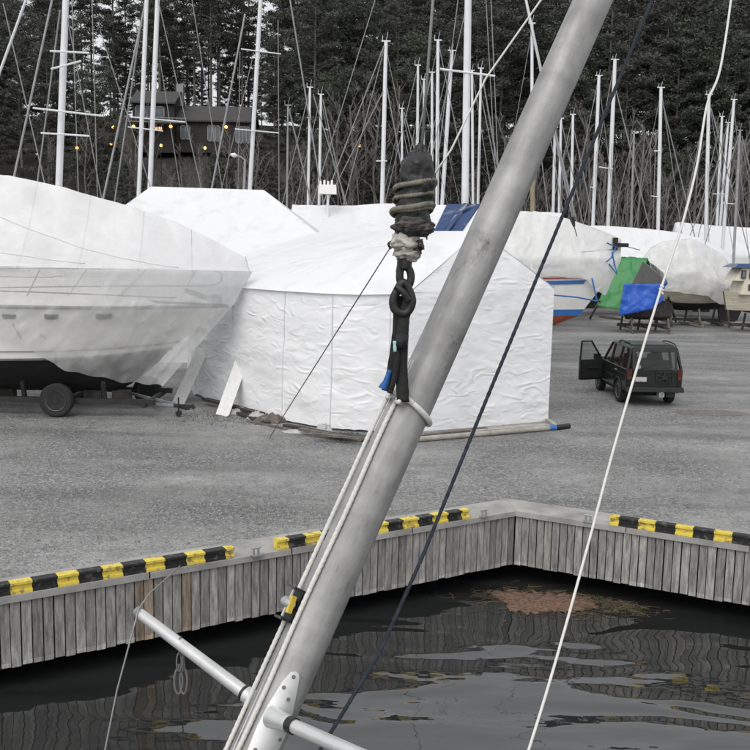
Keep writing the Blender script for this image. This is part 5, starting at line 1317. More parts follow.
# ================================================================== SAILING BOATS WITH STANDING MASTS
slots = []
def masted(base, top, w, Y, label, stays=(), spreaders=(), mat='mast_white', L=8.0, rz=None, head=True, auto=True, section=1.0, rnd=random.Random(77)):
    pb = at(base[0], base[1], Y); 
    ext = 1.0
    ptop = at(top[0], top[1], Y + (random.uniform(-.4, .4)))
    d = (ptop - pb); d.normalize()
    deck = 2.7 if Y > 36 else 2.5
    foot = pb + d * ((deck - pb.z) / d.z)
    o = empty('sailing_boat', V(foot.x, foot.y, 0), label, 'sailing boat', 'sailing boats standing behind the tents')
    # hull on its keel, length along x
    ax = V(1, 0, 0); hb = 1.2
    mb = MB(); rr_ = []
    for i in range(13):
        u = i / 12; x = foot.x - L * .5 + L * u; q = hb * max(0.02, math.sin(min(1, .35 + u * .65) * math.pi) ** .7) if u < 1 else .02
        rr_.append([V(x, foot.y, 1.25 + .5 * u ** 4), V(x, foot.y - q * .8, 1.6 + .3 * u ** 3), V(x, foot.y - q, deck)])
    loft(mb, rr_, [1, 0]); loft(mb, [[mir(p, foot.y) for p in r] for r in rr_], [1, 0]); mb.grid([[r[-1], mir(r[-1], foot.y)] for r in rr_])
    mb.hexa([V(foot.x - .8, foot.y - .12, 0), V(foot.x + .5, foot.y - .12, 0), V(foot.x + .5, foot.y + .12, 0), V(foot.x - .8, foot.y + .12, 0)], [V(foot.x - 1, foot.y - .12, 1.3), V(foot.x + 1, foot.y - .12, 1.3), V(foot.x + 1, foot.y + .12, 1.3), V(foot.x - 1, foot.y + .12, 1.3)], 1)
    mb.build('hull', [M['gelcoat'], M['antifoul_black']], o, 60, True)
    r = w * .9 * Y / FOC / 2
    mb = MB(); mb.tube([foot, lerp(foot, ptop, .7), ptop], [r, r, r * .82], 12); ms = mb.build('mast', M[mat], o, True)
    for (sx0, sy0, sx1, sy1) in spreaders:
        mb = MB(); a = at(sx0, sy0, Y - .35); b = at(sx1, sy1, Y - .35); mb.tube([a, b], max(.028, r * .28), 6); mb.build('spreader', M[mat], ms)
    if head:
        mb = MB(); hd = ptop + d * .05; mb.box(hd, (max(.35, r * 4), .1, .07)); mb.tube([hd, hd + V(.1, 0, .5)], .015, 4); mb.tube([hd + V(-.2, 0, 0), hd + V(-.2, 0, .3)], .02, 4); mb.build('masthead', M[mat], ms)
    wr = .010 + Y * .00018
    if auto:
        hull_pts = [V(foot.x + L * .46, foot.y, deck), V(foot.x - L * .48, foot.y, deck), V(foot.x, foot.y - 1.1, deck), V(foot.x, foot.y + 1.1, deck)]
        if rnd.random() < .5: hull_pts[0], hull_pts[1] = hull_pts[1], hull_pts[0]
        for k, q in enumerate(hull_pts):
            if k and rnd.random() < .62: continue
            f = (1.0, .98, .72, .72)[k]; mb = MB(); mb.tube([lerp(foot, ptop, f), q], wr * (1.5 if k == 0 else 1), 4, cap=False)
            mb.build('stay', M['wire'], o)
    for (x0, y0, x1, y1, sw) in stays:
        mb = MB(); a = at(x0, y0, Y); b = at(x1, y1, Y); k = sw * Y / FOC / 2
        # run the wire on down to deck level
        dd = (b - a).normalized(); b = b + dd * max(0, (deck - b.z) / dd.z if dd.z < 0 else 0)
        mb.tube([a, b], k, 5, cap=False); mb.build('stay', M['wire' if sw < 2 else 'mast_grey'], o)
    return o
masted((59, 182), (68, -60), 7.4, 34, 'sailing boat whose thick white mast stands tallest at the left, above the yacht cover',
       stays=[(52, 0, 15, 172, 2.2), (60, 10, 38, 178, 1.6), (64, 0, 100, 190, 1.0), (3, 3, 42, 172, 1.2), (92, 0, 97, 180, 1.0), (72, 0, 78, 180, 1.0)], spreaders=[(33, 108, 103, 116), (41, 133, 89, 136), (51, 69, 81, 61), (50, 51, 89, 53)], auto=False, head=False)
masted((139, 190), (149, -60), 4.6, 50, 'sailing boat with the left of two close parallel masts above the hipped tent',
       stays=[(146, 0, 105, 190, 2.2), (140, 30, 116, 192, 1.6), (100, 30, 152, 192, .9)], spreaders=[(128, 127, 163, 131)], auto=False, head=False, L=7)
masted((150, 186), (160, -60), 5.2, 54, 'sailing boat with the right of two close parallel masts above the hipped tent',
       stays=[(158, 0, 201, 187, 1.0), (192, 0, 222, 187, .9), (160, 60, 180, 187, .8)], spreaders=[(130, 117, 185, 122)], auto=False, head=False, L=7)
masted((250, 188), (264, -60), 4.6, 58, 'sailing boat whose white mast rises right of the street lamp above the hipped tent',
       stays=[(245, 14, 212, 187, 2.0), (252, 60, 222, 187, .8), (278, 20, 279, 190, .9), (240, 52, 238, 190, .8), (290, 0, 308, 110, 1.6)], spreaders=[(241, 49, 281, 54), (235, 129, 279, 133)], auto=False, head=False, L=7)
masted((287, 202), (288, 106), 2.2, 62, 'sailing boat with a thin dark grey mast left of the radar scanner', mat='mast_grey', L=6, stays=[(289, 108, 306, 180, 1.1)])
masted((308, 206), (310, 88), 3.0, 66, 'sailing boat with a grey-white mast just left of the T-topped white mast', L=6, stays=[(313, 94, 347, 205, 1.2)])
masted((319, 205), (321, 95), 3.2, 70, 'sailing boat with a white T-topped mast beside the radar scanner', L=6, stays=[(323, 100, 345, 205, 1.2)])
masted((382, 206), (386, 42), 4.8, 56, 'sailing boat whose tall white mast stands alone left of the black hook bundle', stays=[(384, 46, 338, 165, 1.2), (384, 90, 346, 165, 1.0), (387, 88, 404, 180, 1.2), (375, 0, 335, 130, .9)], spreaders=[(376, 161, 387, 161)], L=7)
masted((402, 175), (402, 109), 2.6, 74, 'sailing boat with the short thin mast just left of the hook bundle tip', L=6, stays=[(404, 112, 416, 155, 1)])
masted((417, 200), (418, 66), 3.0, 64, 'sailing boat with the T-topped mast directly above the hook bundle', L=7)
masted((423, 200), (424, 80), 2.4, 78, 'sailing boat with the thin mast just right of the T-topped mast over the hook bundle', L=6)
masted((432, 206), (432, 73), 3.0, 70, 'sailing boat with the thin white mast touching the right side of the hook bundle', L=7)
masted((437, 206), (438, 41), 4.0, 60, 'sailing boat with a white mast carrying an aerial between hook bundle and leaning mast', L=7)
masted((442, 206), (452, 51), 4.4, 82, 'sailing boat whose white mast tilts to the right beside the thickest mast', L=7)
masted((465, 200), (469, -60), 8.0, 48, 'sailing boat with the thickest white mast, rising from a dark blue tarpaulin', stays=[(486, 0, 495, 165, .9), (491, 0, 498, 165, .9), (458, 0, 432, 205, .9), (468, 0, 440, 120, .8)], spreaders=[(440, 69, 495, 76)], auto=False, head=False, L=6)
masted((473, 204), (472, 71), 3.0, 86, 'sailing boat with a thin mast close to the right side of the thickest mast', L=6)
masted((478, 206), (481, 69), 3.0, 66, 'sailing boat with a thin white mast second right of the thickest mast', L=6, stays=[(482, 74, 497, 160, 1.2), (482, 100, 495, 165, 1)])
wm = masted((532, 214), (532, 24), 3.6, 62, 'sailing boat with the tall wooden-footed mast just right of the leaning mast', L=6, stays=[(541, 155, 548, 212, 1), (531, 30, 541, 72, 1.4)])
mb = MB(); mb.tube([at(532.6, 220, 61.9), at(532.4, 178, 61.9)], .15, 10); mb.build('mast_foot', M['mast_wood'], wm, True)
masted((553, 214), (555, 128), 3.2, 66, 'sailing boat with the left of two close masts above the small box-shaped cover', L=6)
masted((559, 214), (561, 119), 3.0, 70, 'sailing boat with the right of two close masts above the small box-shaped cover', L=6)
masted((571, 214), (573, 115), 3.2, 82, 'sailing boat with a thin white mast behind the white stay over the striped boat', L=6, stays=[(574, 130, 592, 215, 1)])
masted((593, 224), (599, 76), 4.0, 82, 'sailing boat with the left of the tall mast pair above the green tarpaulin', L=6, spreaders=[(590, 187, 596, 188)])
masted((608, 225), (615, 60), 4.4, 86, 'sailing boat with the right and taller of the mast pair above the green tarpaulin', L=6, spreaders=[(599, 167, 613, 169)], stays=[(616, 90, 648, 222, 1.1)])
masted((631, 226), (634, 134), 2.4, 90, 'sailing boat with a thin grey mast between the mast pair and the white cover mast', mat='mast_grey', L=6)
masted((658, 228), (661, 88), 4.0, 84, 'sailing boat with a white mast rising alone from the middle of the long white cover', L=6, stays=[(663, 104, 692, 225, 1.1), (656, 130, 653, 222, .7)], spreaders=[(654, 151, 660, 151), (651, 196, 659, 197)])
masted((706, 226), (709, 95), 4.0, 80, 'sailing boat with the mast crossed by the white foreground line near the right edge', L=6, stays=[(711, 108, 735, 200, 1), (720, 160, 695, 223, .9)])
masted((716, 240), (722, 117), 2.8, 92, 'sailing boat with a thin mast, leftmost of the three tilted masts at right', L=6, spreaders=[(713, 194, 728, 194)])
masted((719, 240), (728, 123), 2.8, 95, 'sailing boat with a thin mast, middle of the three tilted masts at right', L=6)
masted((723, 240), (734, 100), 3.6, 84, 'sailing boat with the tallest of the three tilted masts at right', L=6, spreaders=[(722, 203, 735, 204)])
masted((734, 250), (740, 131), 3.0, 70, 'sailing boat with a dark grey mast nearest the right edge', mat='mast_grey', L=6, stays=[(742, 136, 755, 190, 1)])
# varnished lower part of the mast right of the leaning mast
# tarpaulin of the thickest-masted boat
tb = MB(); BY = 48.0
sheet(tb, at(433, 233, BY - 3), at(461, 233, BY - 3), at(480, 204, BY - .3), at(447, 204, BY - .3), 20, 14, .06, .8, seed=3)
sheet(tb, at(447, 204, BY - .3), at(480, 204, BY - .3), at(484, 225, BY + 2), at(450, 225, BY + 2), 10, 8, .05, .8, seed=3)
for a, b in (((466, 204), (446, 232)), ((474, 205), (456, 214))): tb.bar(at(*a, BY - .36 if a[1] > 203 else BY), at(*b, BY - 3.06 if b[1] > 230 else BY - 1.4), .24, .1)
tag(tb.build('blue_tarpaulin', M['tarp_blue'], None, 'all'), 'dark blue tarpaulin sloping down from the foot of the thickest mast', 'tarpaulin')
tb = MB(); sheet(tb, at(420, 233, BY - 2.9), at(433, 233, BY - 2.9), at(446.5, 205, BY - .3), at(430, 205, BY - .3), 12, 10, .05, .8, seed=5); sheet(tb, at(461.5, 233, BY - 2.9), at(505, 236, BY - 2.9), at(500, 208, BY - .3), at(480.5, 205, BY - .3), 16, 10, .05, .8, seed=6)
tag(tb.build('white_tarpaulin', M['tarp_white'], None, 'all'), 'white tarpaulin on either side of the dark blue one behind the tent gable', 'tarpaulin')

# ---- street lamp
q = at(244, 190, 64); tp = at(245, 160, 64); o = empty('street_lamp', V(q.x, q.y, 0), 'grey street lamp with a curved arm beside the mast above the hipped tent', 'street lamp')
mb = MB(); a1, a2 = at(240, 156.5, 64), at(236.5, 155.5, 64); mb.tube([V(q.x, q.y, 0), V(q.x, q.y, q.z), tp, a1, a2], [.11, .1, .07, .06, .05], 8); mb.build('pole', M['mast_grey'], o, True)
mb = MB(); h0, h1 = at(237, 156, 64), at(230.5, 154.5, 64); mb.tube([h0, lerp(h0, h1, .4), h1], [.08, .17, .07], 8); mb.build('lamp_head', M['mast_white'], o, True)
# ================================================================== FOREGROUND: LEANING MAST, HOOK, ROPES
DT, DB = 3.62, 2.70
mt_ = at(593, 0, DT); mbp = at(258, 750, DB); axm = (mt_ - mbp).normalized()
mast = empty('leaning_mast', mbp, 'grey worn aluminium mast leaning across the whole picture in front of the boatyard', 'mast')
mid = (mt_ + mbp) / 2; view = (CP - mid).normalized()
tw = (view - axm * view.dot(axm)).normalized()                    # towards the camera
lf = axm.cross(tw);                                               # to one side
if lf.dot(Rt) > 0: lf = -lf                                       # left in the picture
MR = .068
DUMMY = 0
def mp(s): return lerp(mbp, mt_, s)                               # 0 at the lower edge of the picture, 1 at the upper
Lm = (mt_ - mbp).length
m_lo, m_hi = mbp - axm * 2.2, mt_ + axm * 4.0
# section: rounded tube with a flat groove side on the left
def left_swell(p):                                                # the sail-track flange widens the lower mast on its left
    s = (p - mbp).dot(axm) / Lm; return 1 + .17 * max(0, min(1, (.47 - s) / .10))
def section(c, r=MR):
    lw = left_swell(c)
    P = []
    for k in range(40):
        a = 2 * math.pi * k / 40; x, y = math.cos(a), math.sin(a)       # x: left, y: towards camera
        xx = r * x * (1.0 if x < .0 else lw); P.append(c + lf * xx + tw * (r * y * 1.06))
    return P
b = MB(); N_ = 60; vs = []
for i in range(N_ + 1): vs += section(lerp(m_lo, m_hi, i / N_))
fs = [(i * 40 + k, i * 40 + (k + 1) % 40, (i + 1) * 40 + (k + 1) % 40, (i + 1) * 40 + k) for i in range(N_) for k in range(40)] + [tuple(range(39, -1, -1)), tuple(N_ * 40 + k for k in range(40))]
# own axes so that the stains run along the tube
me_rot = Matrix((lf, tw, axm)).transposed().to_4x4()
me_rot.translation = mbp
inv = me_rot.inverted()
b.add([inv @ v for v in vs], fs)
tube = b.build('tube', M['alu'], None, True); tube.matrix_world = me_rot; tube.parent = mast; tube.matrix_parent_inverse = mast.matrix_world.inverted()
def surf(ang, out=0.0, s=None, p=None):
    """a point on the tube's skin: ang measured from 'towards the camera' round to the left"""
    c = mp(s) if p is None else p
    return c + (tw * 1.06 * math.cos(ang) + lf * math.sin(ang) * (left_swell(c) if math.sin(ang) > 0 else 1)) * (MR + out)
# luff groove strip between the two ropes, on the lower mast
b = MB()
for ang in (math.radians(50), math.radians(62)):
    b.tube([surf(ang, .001, -.4), surf(ang, .001, .46)], .0035, 6)
b.build('sail_groove', M['alu_clean'], mast, True)

def s_at(py):                                                     # mast parameter at a picture row
    best = min(range(0, 2001), key=lambda i: abs(proj(mp(i / 1000 - .5)).y - py)); return best / 1000 - .5
def proj(p):
    v = p - CP; z = v.dot(Fw); return Vector((375 + FOC * v.dot(Rt) / z, 375 - FOC * v.dot(Up) / z))
# spreaders and their bracket
sb_ = s_at(713); root = surf(math.radians(-4), 0, sb_)
# teardrop plate
plate = MB(); pl = [(x * .74, y * .52) for x, y in [( .000, .275), (.014, .278), (.028, .265), (.040, .20), (.052, .05), (.056, -.08), (.052, -.25), (.02, -.36), (-.03, -.36), (-.052, -.25), (-.058, -.08), (-.050, .03), (-.028, .15), (-.010, .25)]]
def on_plate(x, y, off): 
    ang = math.radians(-14) - x / MR
    return surf(-ang if False else ang * 1.0, off, None, mp(sb_) + axm * y)
pts = []
outl = pl
# [on_plate(-x, y, .001) for x, y in outl]; grid_out = [on_plate(-x, y, .007) for x, y in outl]
cx, cy = 0.0, .03
n = len(outl)
# subdivide outline
O2 = []
for (x0, y0), (x1, y1) in zip(outl, outl[1:] + outl[:1]):
    for k in range(5): O2.append((lerp(x0, x1, k / 5), lerp(y0, y1, k / 5)))
n = len(O2); vs = []; fs = []
levels = [0, .35, .7, 1.0]
for f in levels[1:]: vs += [on_plate(-lerp(cx, x, f), lerp(cy, y, f), .007) for x, y in O2]
vs += [on_plate(-x, y, .0) for x, y in O2]; ci = len(vs); vs.append(on_plate(-cx, cy, .007))
fs += [(k, (k + 1) % n, ci) for k in range(n)]
for l in range(3): fs += [(l * n + k, l * n + (k + 1) % n, (l + 1) * n + (k + 1) % n, (l + 1) * n + k) for k in range(n)]
plate.add(vs, fs); br = plate.build('spreader_bracket', M['alu_clean'], mast, 50)
for x, y in [(a * .74, c_ * .52) for a, c_ in ((.012, .245), (.028, .17), (-.004, .12), (.036, .02), (-.040, -.10), (-.03, -.20), (.03, -.20), (.0, -.30))]:
    h = MB(); p = on_plate(-x, y, .0072); nrm = (p - (mp(sb_) + axm * y)).normalized(); h.tube([p - nrm * .002, p + nrm * .0012], .0062, 10); h.build('rivet', M['rub'], br)
# right spreader: from the bracket to the lower right, towards the camera
r0 = on_plate(-.012, .0, .008); r1 = at(352, 752, DB - .28); dirr = (r1 - r0).normalized(); far_end = r0 + dirr * .9
sk = MB(); sk.tube([r0 - dirr * .012, r0 + dirr * .03, r0 + dirr * .075], [.034, .027, .024], 20); sk.build('socket', M['alu_clean'], br, True)
sr = MB(); sr.tube([r0 + dirr * .075, far_end], .0205, 20, squash=1.0); spr = sr.build('spreader', M['alu_clean'], mast, True)
c = MB(); c.tube([r0 + dirr * .07, r0 + dirr * .095], .0245, 20); c.build('collar', M['black_plastic'], spr, True)
# left spreader: leaves the far left side of the mast
l0 = surf(math.radians(118), -.01, s_at(712)); tip = at(139, 613, 3.12); dl = (tip - l0).normalized()
sk = MB(); sk.tube([l0 - dl * .02, l0 + dl * .05], .027, 18); sk.build('spreader_bracket', M['alu_clean'], mast, True)
sl_ = MB(); sl_.tube([l0 + dl * .05, tip], [.0215, .0185], 20); spl = sl_.build('spreader', M['alu_clean'], mast, True)
c = MB(); c.tube([l0 + dl * .04, l0 + dl * .062], .0255, 18); c.build('collar', M['black_plastic'], spl, True)
c = MB(); c.tube([tip - dl * .004, tip + dl * .012], [.021, .0185], 18); c.tube([tip + dl * .012, tip + dl * .018], [.0185, .006], 18); c.build('end_cap', M['galv'], spl, True)
# rope clutch on the mast: black cheeks, grey cam, yellow lever
cs = s_at(616); p0 = surf(math.radians(66), .004, cs)
ex_ = axm; oy = (tw * .62 + lf * .78).normalized(); oz = ex_.cross(oy)
def cl(a, b_, c_): return p0 + ex_ * a + oy * b_ + oz * c_
Rm = Matrix((ex_, oy, oz)).transposed()
k = MB(); k.box(cl(0, .006, 0), (.105, .012, .052), 0, Rm); clutch = k.build('rope_clutch', M['black_plastic'], mast)
for sgn in (-1, 1):
    k = MB(); k.prism([(-.022, 0), (.022, 0), (.020, .034), (.0, .046), (-.020, .034)], cl(sgn * .047, .01, 0), oz, oy, ex_ * sgn, .006); k.build('cheek', M['black_plastic'], clutch)
k = MB(); k.lathe(cl(.0, .028, -.024), oz, [(0, .012), (.004, .017), (.040, .017), (.048, .011)], 18); k.tube([cl(-.043, .03, 0), cl(.043, .03, 0)], .005, 8); k.build('cam', M['galv'], clutch, True)
k = MB(); k.bar(cl(-.026, .030, .022), cl(.026, .036, .022), .013, .016, 0, oy); k.build('lever', M['yellow_plastic'], clutch)

# halyards along the mast
def rope(name, pts, r, mat, label, cat, n=8, group=None, strand=False):
    b = MB(); b.tube(pts, r, n); o = b.build(name, M[mat], None, 'all'); return tag(o, label, cat, group)
h1 = [surf(math.radians(86 + 4 * math.sin(i * .9)), .008, lerp(-.35, s_at(408), i / 30)) for i in range(31)]
h2 = [surf(math.radians(38 + 1.5 * math.sin(i * .7)), .0075, lerp(-.35, s_at(412), i / 30)) for i in range(31)]
def braided(pts, r, pitch=.018):
    """rope with a visible lay: a faceted tube whose radius swells and shrinks"""
    P = []; Rr_ = []
    for a, b_ in zip(pts, pts[1:]):
        L = (b_ - a).length; k = max(2, int(L / (pitch / 2)))
        for i in range(k): P.append(lerp(a, b_, i / k)); Rr_.append(r * (1.08 if len(P) % 2 else .92))
    P.append(pts[-1]); Rr_.append(r); return P, Rr_
HK = at(400, 398, 3.02)                                            # where the sling meets the mast
b = MB(); b.tube(*braided([at(388, 397, 3.0)] + h1[::-1], .0072), 8)
tag(b.build('halyard', M['white_rope'], None, 'all'), 'outer white halyard running down the left edge of the leaning mast through the rope clutch', 'rope', 'white halyards on the leaning mast')
b = MB(); b.tube(*braided([at(399, 402, 2.96)] + h2[::-1], .0078), 8)
tag(b.build('halyard', M['white_rope'], None, 'all'), 'inner white halyard running down the face of the leaning mast from the black sling', 'rope', 'white halyards on the leaning mast')
# rope loop round the mast under the sling
ls = s_at(408); ring = []
nrmL = (axm + lf * .55 - tw * .1).normalized(); u_ = nrmL.orthogonal().normalized(); v_ = nrmL.cross(u_)
for i in range(49):
    a = 2 * math.pi * i / 48; dvec = (tw * 1.06 * math.cos(a) + lf * math.sin(a)) * (MR + .009)
    ring.append(mp(ls) + dvec + axm * (.022 * math.sin(a) + .0))
b = MB(); b.tube(ring, .0095, 10, cap=False); tag(b.build('rope_loop', M['white_rope'], None, 'all'), 'pale rope loop slung round the leaning mast below the black webbing', 'rope loop')

# ---- black webbing sling between hook and mast
HD = 3.0
def hk(px, py, dd=0): return at(px, py, HD + dd)
sling = empty('lifting_sling', hk(398, 400), 'black webbing sling with a blue tab hanging from the hook to the leaning mast', 'lifting sling')
def web(name, pts, w, t, mat, facing=0.0):
    b = MB(); rows = []; P = [hk(x, y, d) for x, y, d in pts]; Q = []
    for i in range(len(P) - 1):
        for k in range(6): Q.append(lerp(P[i], P[i + 1], k / 6))
    Q.append(P[-1])
    vs = []
    for i, p in enumerate(Q):
        a = Q[max(0, i - 1)]; c_ = Q[min(len(Q) - 1, i + 1)]; d = (c_ - a).normalized(); x = d.cross(-Fw).normalized(); x = (x * math.cos(facing) + d.cross(x) * math.sin(facing)); y = d.cross(x)
        ww = w if not isinstance(w, tuple) else lerp(w[0], w[1], i / (len(Q) - 1))
        j = .0015 * noise.noise(V(i * .8, w if not isinstance(w, tuple) else w[0], 0))
        vs += [p + x * (ww / 2 + j) + y * t / 2, p - x * (ww / 2 + j) + y * t / 2, p - x * (ww / 2 + j) - y * t / 2, p + x * (ww / 2 + j) - y * t / 2]
    n = len(Q); fs = [(0, 1, 2, 3), tuple(4 * (n - 1) + k for k in (3, 2, 1, 0))]
    for i in range(n - 1): fs += [(4 * i + k, 4 * i + (k + 1) % 4, 4 * i + 4 + (k + 1) % 4, 4 * i + 4 + k) for k in range(4)]
    b.add(vs, fs); return b.build(name, M[mat], sling, 'all')
web('strap', [(399, 296, 0), (400, 312, 0), (399, 330, 0), (396, 352, .01), (392, 374, .02), (387, 391, .03)], (.044, .036), .010, 'black_web')
web('strap', [(409, 298, -.02), (404, 318, -.02), (402, 340, -.02), (401, 360, -.02), (402, 380, -.02), (403, 402, -.02)], (.034, .040), .010, 'black_web')
web('strap', [(396, 345, -.035), (397, 360, -.035), (394, 380, -.03), (390, 393, -.02)], .018, .008, 'black_web')
web('binding', [(396, 340, -.03), (402, 341, -.045), (407, 342, -.03)], .042, .008, 'black_web', 0)
web('tape', [(394.5, 341, -.045), (395, 352, -.045)], .010, .004, 'mint')
web('blue_tab', [(390, 370, .0), (386, 382, .0), (382.5, 389, .0)], (.012, .030), .006, 'blue_web')

# ---- hook, shackle and wrapped block
hb_ = empty('crane_hook', hk(412, 190), 'crane hook wrapped in a black bag bound with dirty rope, muddy cloth below', 'crane hook')
# black bag
ax0, ax1 = hk(421, 143), hk(411, 236); hl = (ax1 - ax0).length; hax = (ax1 - ax0).normalized()
prof = [(0, .004), (.010, .011), (.022, .015), (.036, .032), (.055, .046), (.075, .053), (.105, .056), (.14, .056), (.18, .056), (.22, .056), (.26, .055), (.285, .052), (.30, .042)]
prof = [(h * hl / .30, r) for h, r in prof]
P2 = []
for (h0, r0_), (h1_, r1_) in zip(prof, prof[1:]):
    for k_ in range(4): P2.append((lerp(h0, h1_, k_ / 4), lerp(r0_, r1_, k_ / 4)))
P2.append(prof[-1])
# the bag leans: the axis is bent from the tip towards the middle
def jit(p, h, q): return .010 * noise.noise(V(math.cos(q) * 1.5, math.sin(q) * 1.5, h * 22)) + .006 * noise.noise(V(math.cos(q) * 4, math.sin(q) * 4, h * 60))
b = MB(); b.lathe(ax0, hax, P2, 40, 0, jit)
b.build('bag', M['black_bag'], hb_, 'all')
# rope turns
def turn(py, tilt, r, thick, name='rope_turn'):
    c = hk(421 - 10 * (py - 143) / 93 - 1.5, py); pts = []
    for i in range(41):
        a = 2 * math.pi * i / 40; pts.append(c + (Rt * math.cos(a) + (-Fw) * math.sin(a)) * (r + .002 * math.sin(a * 5)) + Up * (tilt * math.cos(a) + .003 * math.sin(3 * a)))
    b = MB(); b.tube(*braided(pts, thick, .013), 8, cap=False); return b.build(name, M['grey_rope'], hb_, 'all')
turn(186, .011, .0605, .0085); turn(198, .008, .060, .0065); turn(209.5, .010, .062, .0095); turn(212, .006, .060, .007)
# muddy roll and torn white cloth
def lump(c, rx, ry, rz, mat, name, seed, amp=.25):
    b = MB(); rows = []
    for j in range(25):
        th = math.pi * j / 24; row = []
        for i in range(33):
            ph = 2 * math.pi * i / 32; d = V(math.sin(th) * math.cos(ph), math.sin(th) * math.sin(ph), math.cos(th))
            f = 1 + amp * noise.noise(d * 2.1 + V(seed, 0, 0)) + amp * .7 * noise.noise(V(d.x * 2, d.y * 2, d.z * 7 + seed)) + amp * .3 * noise.noise(d * 9)
            row.append(c + Rt * d.x * rx * f + Fw * d.y * ry * f + Up * d.z * rz * f)
        rows.append(row)
    b.grid(rows); return b.build(name, M[mat], hb_, 'all', True)
lump(hk(412, 225, -.005), .062, .058, .030, 'mud_cloth', 'muddy_cloth', 3, .3)
lump(hk(424, 229, -.03), .030, .035, .018, 'mud_cloth', 'muddy_cloth', 9, .3)
lump(hk(406, 243), .048, .045, .036, 'white_cloth', 'torn_cloth', 5, .32)
lump(hk(407, 254), .038, .036, .026, 'white_cloth', 'torn_cloth', 7, .4)
lump(hk(417, 246, .0), .020, .03, .026, 'black_bag', 'cloth_fold', 4, .3)
for x0, y0, x1, y1 in ((398, 258, 396, 272), (416, 248, 420, 256), (424, 234, 427, 240)):
    b = MB(); b.tube([hk(x0, y0, -.03), hk((x0 + x1) / 2 + 1, (y0 + y1) / 2, -.03), hk(x1, y1, -.03)], [.003, .004, .0015], 5); b.build('cloth_strand', M['mud_cloth'], hb_)
# swivel, hook and shackle below the cloth
b = MB(); b.tube([hk(405, 256), hk(404.5, 262), hk(404.5, 268)], [.020, .024, .022], 14); b.build('swivel', M['black_iron'], hb_, True)
def loop(pts, r, name, mat='black_iron', closed=True):
    P = [hk(x, y, d) for x, y, d in pts]; K_ = []
    n = len(P)
    for i in range(n if closed else n - 1):                        # Catmull-Rom through the points
        p0_, p1, p2, p3 = P[(i - 1) % n if closed else max(0, i - 1)], P[i], P[(i + 1) % n], P[(i + 2) % n if closed else min(n - 1, i + 2)]
        for k_ in range(8):
            t = k_ / 8; K_.append(.5 * ((2 * p1) + (p2 - p0_) * t + (2 * p0_ - 5 * p1 + 4 * p2 - p3) * t * t + (3 * p1 - p0_ - 3 * p2 + p3) * t ** 3))
    K_.append(K_[0] if closed else P[-1])
    rr = r if not isinstance(r, tuple) else [lerp(r[0], r[1], math.sin(math.pi * i / (len(K_) - 1))) for i in range(len(K_))]
    b = MB(); b.tube(K_, rr, 12, cap=not closed); return b.build(name, M[mat], hb_, True)
loop([(401, 268, 0), (408, 268, 0), (411, 276, 0), (409, 285, 0), (404, 288, 0), (400, 280, 0)], .0125, 'link')
loop([(405, 283, -.02), (410, 292, -.02), (412, 302, -.02), (408, 311, -.02), (402, 313, -.02), (395, 309, -.02), (393.5, 300, -.02), (397, 291, -.02), (401, 284, -.02)], (.012, .0145), 'hook')
loop([(396, 286, -.04), (403, 292, -.045), (408, 300, -.04)], .010, 'latch', closed=False)
# little steel eye at the left with the thin guy line
loop([(391, 249, 0), (388.5, 244, 0), (392, 241.5, 0), (395, 244, 0), (397, 250, 0)], .004, 'eye', 'black_iron', False)
# crane wire up out of the picture
wb = hk(422, 146); wt = at(433, 0, HD); d = (wt - wb)
rope('crane_wire', [wb, wt, wb + d * 6], .0045, 'wire', 'grey crane wire rising from the top of the wrapped hook', 'wire')
# thin guy line from the hook down to the gravel
g0 = hk(390, 248); gr = gp(270, 437)
rope('guy_line', [g0, lerp(g0, gr, .01), lerp(g0, gr, .05), gr], [.0019, .0020, .0026, .011], 'grey_rope', 'thin line running from the hook down to the left onto the gravel', 'rope')

# ---- long ropes crossing the picture
ND = 2.6
P = [at(x, y, lerp(3.6, 2.5, y / 750)) for x, y in ((735, -40), (731, 0), (720, 70), (707, 105), (697, 165), (682, 225), (660, 292), (632, 385), (612, 455), (592, 530), (571, 607), (549, 684), (528, 752), (512, 800))]
Q = []
for i in range(len(P) - 1):
    p0_, p1, p2, p3 = P[max(0, i - 1)], P[i], P[i + 1], P[min(len(P) - 1, i + 2)]
    for k_ in range(6):
        t = k_ / 6; Q.append(.5 * ((2 * p1) + (p2 - p0_) * t + (2 * p0_ - 5 * p1 + 4 * p2 - p3) * t * t + (3 * p1 - p0_ - 3 * p2 + p3) * t ** 3))
Q = [Q[0] + (Q[0] - Q[3]) * 4] + Q + [P[-1] + (P[-1] - P[-2]) * 4]
b = MB(); b.tube(Q, .0043, 8)
tag(b.build('white_line', M['white_line'], None, 'all'), 'white line hanging in a slight curve past the car and over the water', 'rope')
kn = at(661, 290, 3.18); b = MB()
for i in range(3): b.tube([kn + V(-.004, 0, .014 - i * .011), kn + V(.005, -.005, .011 - i * .011), kn + V(.003, .005, .006 - i * .011), kn + V(-.005, 0, .003 - i * .011)], .005, 6)
tag(b.build('line_knot', M['white_line'], None, 'all'), 'small knot in the white line in front of the bright blue tarpaulin', 'knot')
P = [at(x, y, lerp(3.9, 2.9, y / 750)) for x, y in ((672, -50), (652, 0), (560, 222), (487, 398), (421, 560), (380, 652), (325, 742), (290, 800))]
Q = [P[0] + (P[0] - P[1]) * 6] + P + [P[-1] + (P[-1] - P[-2]) * 4]
b = MB(); b.tube(*braided(Q, .0066, .03), 8)
tag(b.build('navy_rope', M['navy_rope'], None, 'all'), 'dark navy rope slanting from the top right down past the leaning mast to the water', 'rope')
